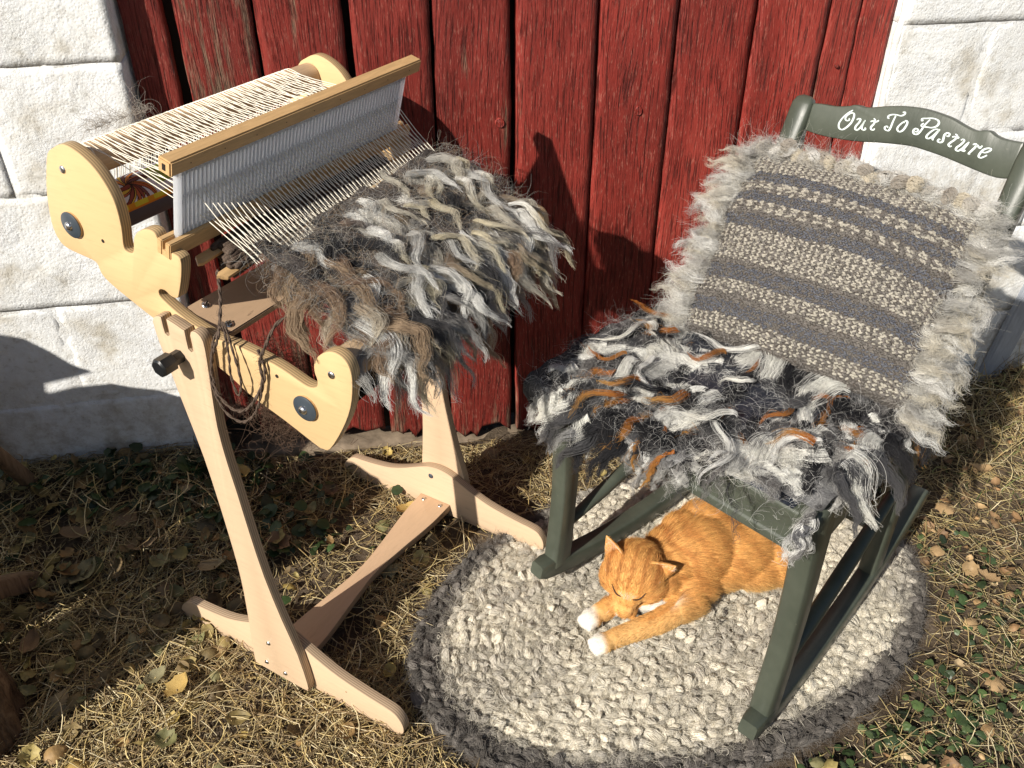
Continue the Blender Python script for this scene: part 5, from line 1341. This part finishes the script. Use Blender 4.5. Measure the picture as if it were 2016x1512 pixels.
# ears, joined to the same skin
be = bmesh.new(); be.from_mesh(me2)
def ear(b1, b2, tip, fwd, thick=.0035):
    b1, b2, tip, fwd = [Vector(x)-Vector((.45, -.48, .02)) if i < 3 else Vector(x) for i, x in enumerate((b1, b2, tip, fwd))]
    n = 9; rows_ = []
    for j in range(n+1):
        t = j/n; row = []
        for i in range(9):
            s = i/8; p = b1.lerp(b2, s).lerp(tip, t); c = (1-(2*s-1)**2)
            p = p-fwd*(.011*c*(1-t)**.7)+(b2-b1).normalized()*0
            bulge = math.sin(math.pi*t)*.0045*(2*s-1); p = p+(b2-b1).normalized()*bulge
            row.append(p)
        rows_.append(row)
    f = [[be.verts.new(p) for p in r] for r in rows_]; bk = [[be.verts.new(p-fwd*thick*(1-.6*j/n)) for p in r] for j, r in enumerate(rows_)]
    for j in range(n):
        for i in range(8):
            be.faces.new((f[j][i], f[j][i+1], f[j+1][i+1], f[j+1][i])); be.faces.new((bk[j][i], bk[j+1][i], bk[j+1][i+1], bk[j][i+1]))
        be.faces.new((f[j][0], f[j+1][0], bk[j+1][0], bk[j][0])); be.faces.new((f[j][8], bk[j][8], bk[j+1][8], f[j+1][8]))
EARL = (hp(.002, -.041, .006), hp(-.006, -.014, .036), hp(-.030, -.047, .050))
EARR = (hp(-.006, .014, .037), hp(.006, .042, .008), hp(-.016, .058, .030))
ear(*EARL, (HF*.9+HU*.15-HR*.35).normalized()); ear(*EARR, (HF*.8+HU*.0+HR*.5).normalized())
bmesh.ops.recalc_face_normals(be, faces=be.faces[:])
be.to_mesh(me2); be.free(); me2.name = 'cat_body'
nv = len(me2.vertices); co_ = np.empty(nv*3, np.float32); me2.vertices.foreach_get('co', co_); co_ = co_.reshape(-1, 3)+np.array([.45, -.48, .02])
hc = np.array(HC); hf = np.array(HF); hr = np.array(HR); hu = np.array(HU)
ORG = np.array((.74, .385, .120)); DEEP = np.array((.46, .175, .045)); PALE = np.array((.80, .51, .21)); WH = np.array((.84, .78, .68))
def cat_col(p):
    q = (p-hc)/HS_; f = q@hf; r = q@hr; u = q@hu; N = len(p)
    c = np.tile(ORG, (N, 1)); inhead = (np.linalg.norm(q, axis=1) < .074) & (f > -.04)
    x, y, z = p[:, 0], p[:, 1], p[:, 2]
    # body stripes run over the back
    w = np.sin(x*150+y*60+2.2*vnoise(x*30, y*30, 5)+z*50); m = (sm(.15, .8, w)*(.38+.42*sm(.50, .44, x))*(~inhead)*sm(.045, .085, z))[:, None]; c = c*(1-m)+DEEP*m
    lo_ = (sm(.075, .035, z)*(~inhead)*.75)[:, None]; c = c*(1-lo_)+PALE*lo_
    # forehead stripes
    st = np.sin(r*420)*sm(.0, .03, u+.3*0)+0; m = (sm(.2, .9, np.cos(r*360))*sm(.012, .024, u)*inhead*.55)[:, None]; c = c*(1-m)+DEEP*m
    ck = np.sin(u*330+np.abs(r)*160); m = (sm(.3, .9, ck)*sm(.020, .034, np.abs(r))*inhead*.45)[:, None]; c = c*(1-m)+DEEP*m
    eye = (np.exp(-((np.abs(r)-.0155)/.010)**2-((u-.004)/.007)**2)*(f > .015)*.5)[:, None]; c = c*(1-eye)+PALE*eye
    mz = (inhead & (f > .030) & (u < -.0125)); c[mz] = WH
    chin = inhead & (u < -.022); c[chin] = WH
    # white bib under the right cheek and white toes
    bib = np.exp(-((x-.430)/.012)**2-((y+.535)/.012)**2)*(z < .085); m = np.clip(bib*1.3*(~inhead), 0, 1)[:, None]; c = c*(1-m)+WH*m
    toe = ((x < .318) & (z < .06)); tm = sm(.312, .298, x)*(z < .06); c = c*(1-tm[:, None])+WH*tm[:, None]
    return np.clip(c*(1+.12*vnoise(x*220, y*220, 3))[:, None], 0, .95)
cc_ = cat_col(co_)
# pale insides of the ears
nrm = np.empty(nv*3, np.float32); me2.update()
body = bpy.data.objects.new('cat_body', me2); COL.objects.link(body); body.parent = catr
me2.materials.clear(); me2.materials.append(M['catskin'])
a = me2.attributes.new('col', 'FLOAT_COLOR', 'POINT'); c4 = np.ones((nv, 4), np.float32); c4[:, :3] = cc_*.9; a.data.foreach_set('color', c4.ravel())
me2.polygons.foreach_set('use_smooth', np.full(len(me2.polygons), True))
# fur
me2.calc_loop_triangles(); nt = len(me2.loop_triangles); tri = np.empty(nt*3, np.int32); me2.loop_triangles.foreach_get('vertices', tri); tri = tri.reshape(-1, 3)
tp = co_[tri]; nn = np.cross(tp[:, 1]-tp[:, 0], tp[:, 2]-tp[:, 0]); ar_ = np.linalg.norm(nn, axis=1); nn = nn/(ar_[:, None]+1e-12)
ok = (tp[:, :, 2].mean(1) > .022); ar_ = ar_*ok
rf = np.random.default_rng(77); N = 62000; ti = rf.choice(nt, N, p=ar_/ar_.sum()); uu = rf.uniform(size=(N, 2)); fl_ = uu.sum(1) > 1; uu[fl_] = 1-uu[fl_]
pr = tp[ti, 0]+(tp[ti, 1]-tp[ti, 0])*uu[:, :1]+(tp[ti, 2]-tp[ti, 0])*uu[:, 1:]; pn = nn[ti]
q = (pr-hc)/HS_; ishead = (np.linalg.norm(q, axis=1) < .060) & (q@hf > -.03)
earm = (np.linalg.norm(q, axis=1) > .046) & (q@hu > .02) & (np.linalg.norm(q, axis=1) < .075)
nose = hc+(hf*.070-hu*.004)*HS_
fdir = np.where(ishead[:, None], pr-nose, np.array([1., .12, -.25]))
leg_ = (pr[:, 2] < .066) & (pr[:, 1] < -.505) & (pr[:, 0] < .44) & ~ishead; fdir = np.where(leg_[:, None], np.array([-1., -.1, -.1]), fdir)
fdir = norm(fdir); fdir = norm(fdir-pn*np.sum(fdir*pn, 1)[:, None])+pn*.34+rf.normal(0, .17, (N, 3))
Lf = np.where(ishead, np.clip(np.linalg.norm(pr-nose, axis=1)*.095+.0010, .0012, .008), .0145); Lf = np.where(leg_, np.where(pr[:, 0] < .325, .0032, .007), Lf); Lf = np.where(earm, .0035, Lf)*rf.uniform(.6, 1.3, N)
K = 5; Pq = np.zeros((N, K, 3)); Pq[:, 0] = pr; d = norm(fdir)
for k in range(1, K):
    d = norm(d-pn*.10+np.array([0, 0, -.03])); Pq[:, k] = Pq[:, k-1]+d*(Lf/(K-1))[:, None]
fc = cat_col(pr)*rf.uniform(.62, 1.28, (N, 1))*(1+.16*vnoise(pr[:, 0]*420, pr[:, 1]*420+pr[:, 2]*300, 7))[:, None]; rt_ = fc*.72; tpc = np.clip(fc*1.18, 0, .95)
tt_ = np.linspace(0, 1, K)[None, :, None]; Cq = rt_[:, None]*(1-tt_)+tpc[:, None]*tt_
earin = earm & ((pn@hf) > .25); Cq[earin] = np.array((.80, .62, .48))
Pq[..., 2] = np.maximum(Pq[..., 2], .012)
fo = hair_obj('fur', Pq-np.array([.45, -.48, .02]), (.00021*(1-.75*np.linspace(0, 1, K)))[None]*rf.uniform(.7, 1.3, (N, 1)), Cq, M['cathair'], catr); fo['kind'] = 'stuff'
# closed eyes, nose and mouth
bvh = BVHTree.FromPolygons([tuple(v) for v in co_], [tuple(int(i) for i in t) for t in tri])
def onskin(f, r, u, off=.0012):
    o = hp(.12, r, u); hit = bvh.ray_cast(o, -HF); return np.array(hit[0])+np.array(HF)*off
off0 = np.array([.45, -.48, .02])
def onskinU(f, r, off):
    hit = bvh.ray_cast(hp(f, r, .12), -HU); return np.array(hit[0])+np.array(HU)*off
for sg in (-1, 1):
    pts = [onskinU(.0445-.0135*t+.0035*math.sin(math.pi*t), sg*(.0085+.0165*t), .0024) for t in np.linspace(0, 1, 9)]
    tube_obj('closed_eye', np.array(pts)-off0, [.0005, .0009, .0012, .0013, .0013, .0013, .0012, .0009, .0005], M['darkline'], catr, 6)
pn_ = onskin(0, 0, -.0035, .0)
bmn = bmesh.new(); bmesh.ops.create_icosphere(bmn, subdivisions=2, radius=1)
for v in bmn.verts:
    if v.co.z < 0: v.co.x *= 1+v.co.z*.75
bmesh.ops.transform(bmn, matrix=Matrix.Translation(Vector(pn_)-Vector(off0)) @ HM @ Matrix.Diagonal((.0052, .0030, .0036, 1)), verts=bmn.verts); bm_obj('nose', bmn, M['pinkskin'], catr, True)
for sg in (-1, 1):
    pts = [onskin(0, sg*.011*t, -.0105-.004*math.sin(t*2.4), .0016) for t in np.linspace(0, 1, 6)]
    tube_obj('mouth', np.array(pts)-off0, .00045, M['darkline'], catr, 5)
N = 26; P = np.zeros((N, 8, 3)); sg = np.where(np.arange(N) % 2 == 0, 1, -1)
for i in range(N):
    p = onskin(0, sg[i]*rf.uniform(.008, .015), -.010+rf.uniform(-.005, .003), 0); d = norm(np.array(HR)*sg[i]*1.1+np.array(HF)*.35+np.array(HU)*rf.uniform(-.35, .35))
    for k in range(8):
        P[i, k] = p; p = p+d*.0048; d = norm(d+np.array([0, 0, -.05])-np.array(HF)*.04)
hair_obj('whiskers', P-off0, (.00030*(1-.8*np.linspace(0, 1, 8)))[None].repeat(N, 0), np.tile([.95, .94, .9], (N, 1)), M['cathair'], catr)['kind'] = 'stuff'

# ================================================================== things at the left and right edges
def barklog(name, c, r, h, label, seed, lean=(0, 0)):
    n, m = 40, 36; V, F = [], []
    for j in range(m+1):
        z = h*j/m
        for i in range(n):
            a = 2*math.pi*i/n; q = r*(1+.05*math.sin(3*a+seed)+.035*math.sin(13*a+z*9+seed)*(1+.3*math.sin(z*31))+.02*math.sin(29*a+5*math.sin(z*22)))+.004*float(vnoise(a*9, z*40, seed))
            V.append((q*math.cos(a)+lean[0]*z, q*math.sin(a)+lean[1]*z, z))
    for j in range(m):
        for i in range(n): F.append((j*n+i, j*n+(i+1) % n, (j+1)*n+(i+1) % n, (j+1)*n+i))
    F.append(tuple(m*n+i for i in range(n)))
    rt_ = empty(name, c); tag(rt_, label, 'log')
    mesh_obj('bark', V, F[:-1], M['bark'], rt_, True)
    mesh_obj('cut_end', [V[i] for i in range(m*n, m*n+n)], [tuple(range(n))], M['oldwood'], rt_, False)
barklog('upright_log', (-.685, -.545, -.02), .098, .50, 'rough bark of an upright log at the bottom left corner', 3)
barklog('upright_log', (-.86, -.40, -.02), .12, .55, 'unseen upright log added behind the corner log to fill out the ground shade', 8)  # unseen log, added so its shadow closes a lit strip of ground
gc = empty('shadow_slat_chair', (-.70, -.10, 0)); tag(gc, 'weathered brown slanting legs at the left edge with unseen slats added to cast the wall shadow', 'chair')
go = np.array((-.70, -.10, 0))
def gbar(name, a, b, w, d): return cbar(name, [np.array(a)-go, (np.array(a)*.5+np.array(b)*.5)-go+np.array([0, .002, 0]), np.array(b)-go], w, d, M['oldwood'], gc, .003, (1, -.3, 0))
gbar('leg', (-.677, -.022, .015), (-.690, -.190, .330), .020, .026)
gbar('leg', (-.648, -.228, -.01), (-.680, -.395, .135), .030, .034)
t_ = .62; tx, ty, tz = -math.cos(SUN_AZ)*t_, -math.sin(SUN_AZ)*t_, math.tan(SUN_EL)*t_
def slat(poly, dy):  # unseen boards cut to the wall shadow's outline, shifted back towards the sun
    pl = catmull(poly, 2); pl = [(p[0]+tx, p[1]+tz) for p in poly]
    plate('slat', pl, 'y', ty+dy, ty+dy+.004, M['oldwood'], gc, .001, lambda p, t: (p[0]-go[0], t-go[1], p[1]))
slat([(-1.05, .36), (-.655, .367), (-.617, .354), (-.584, .325), (-.553, .290), (-.523, .272), (-.545, .267), (-.612, .256), (-.622, .20), (-1.05, .15)], 0)
slat([(-1.05, .22), (-.655, .228), (-.60, .234), (-.56, .241), (-.516, .240), (-.488, .224), (-.460, .205), (-.430, .180), (-.406, .172), (-.45, .163), (-.495, .155), (-.505, .10), (-1.05, .05)], .0005)
slat([(-1.05, .10), (-.55, .118), (-.49, .128), (-.44, .137), (-.39, .141), (-.36, .128), (-.31, .08), (-.27, .03), (-.25, .0), (-.25, -.38), (-1.05, -.38)], .001)
slat([(-1.12, .40), (-1.04, .40), (-1.04, -.40), (-1.12, -.40)], .002)
gb = empty('leaning_board', (1.38, -.02, 0)); tag(gb, 'grey board leaning on the white wall behind the cushion fringe', 'board')
box('board', (0, 0, .20), (.050, .016, .50), M['greyboard'], gb, .002, Matrix.Rotation(math.radians(3), 4, 'Y') @ Matrix.Rotation(math.radians(5), 4, 'X'))  # same blue-grey grained colour over the whole board
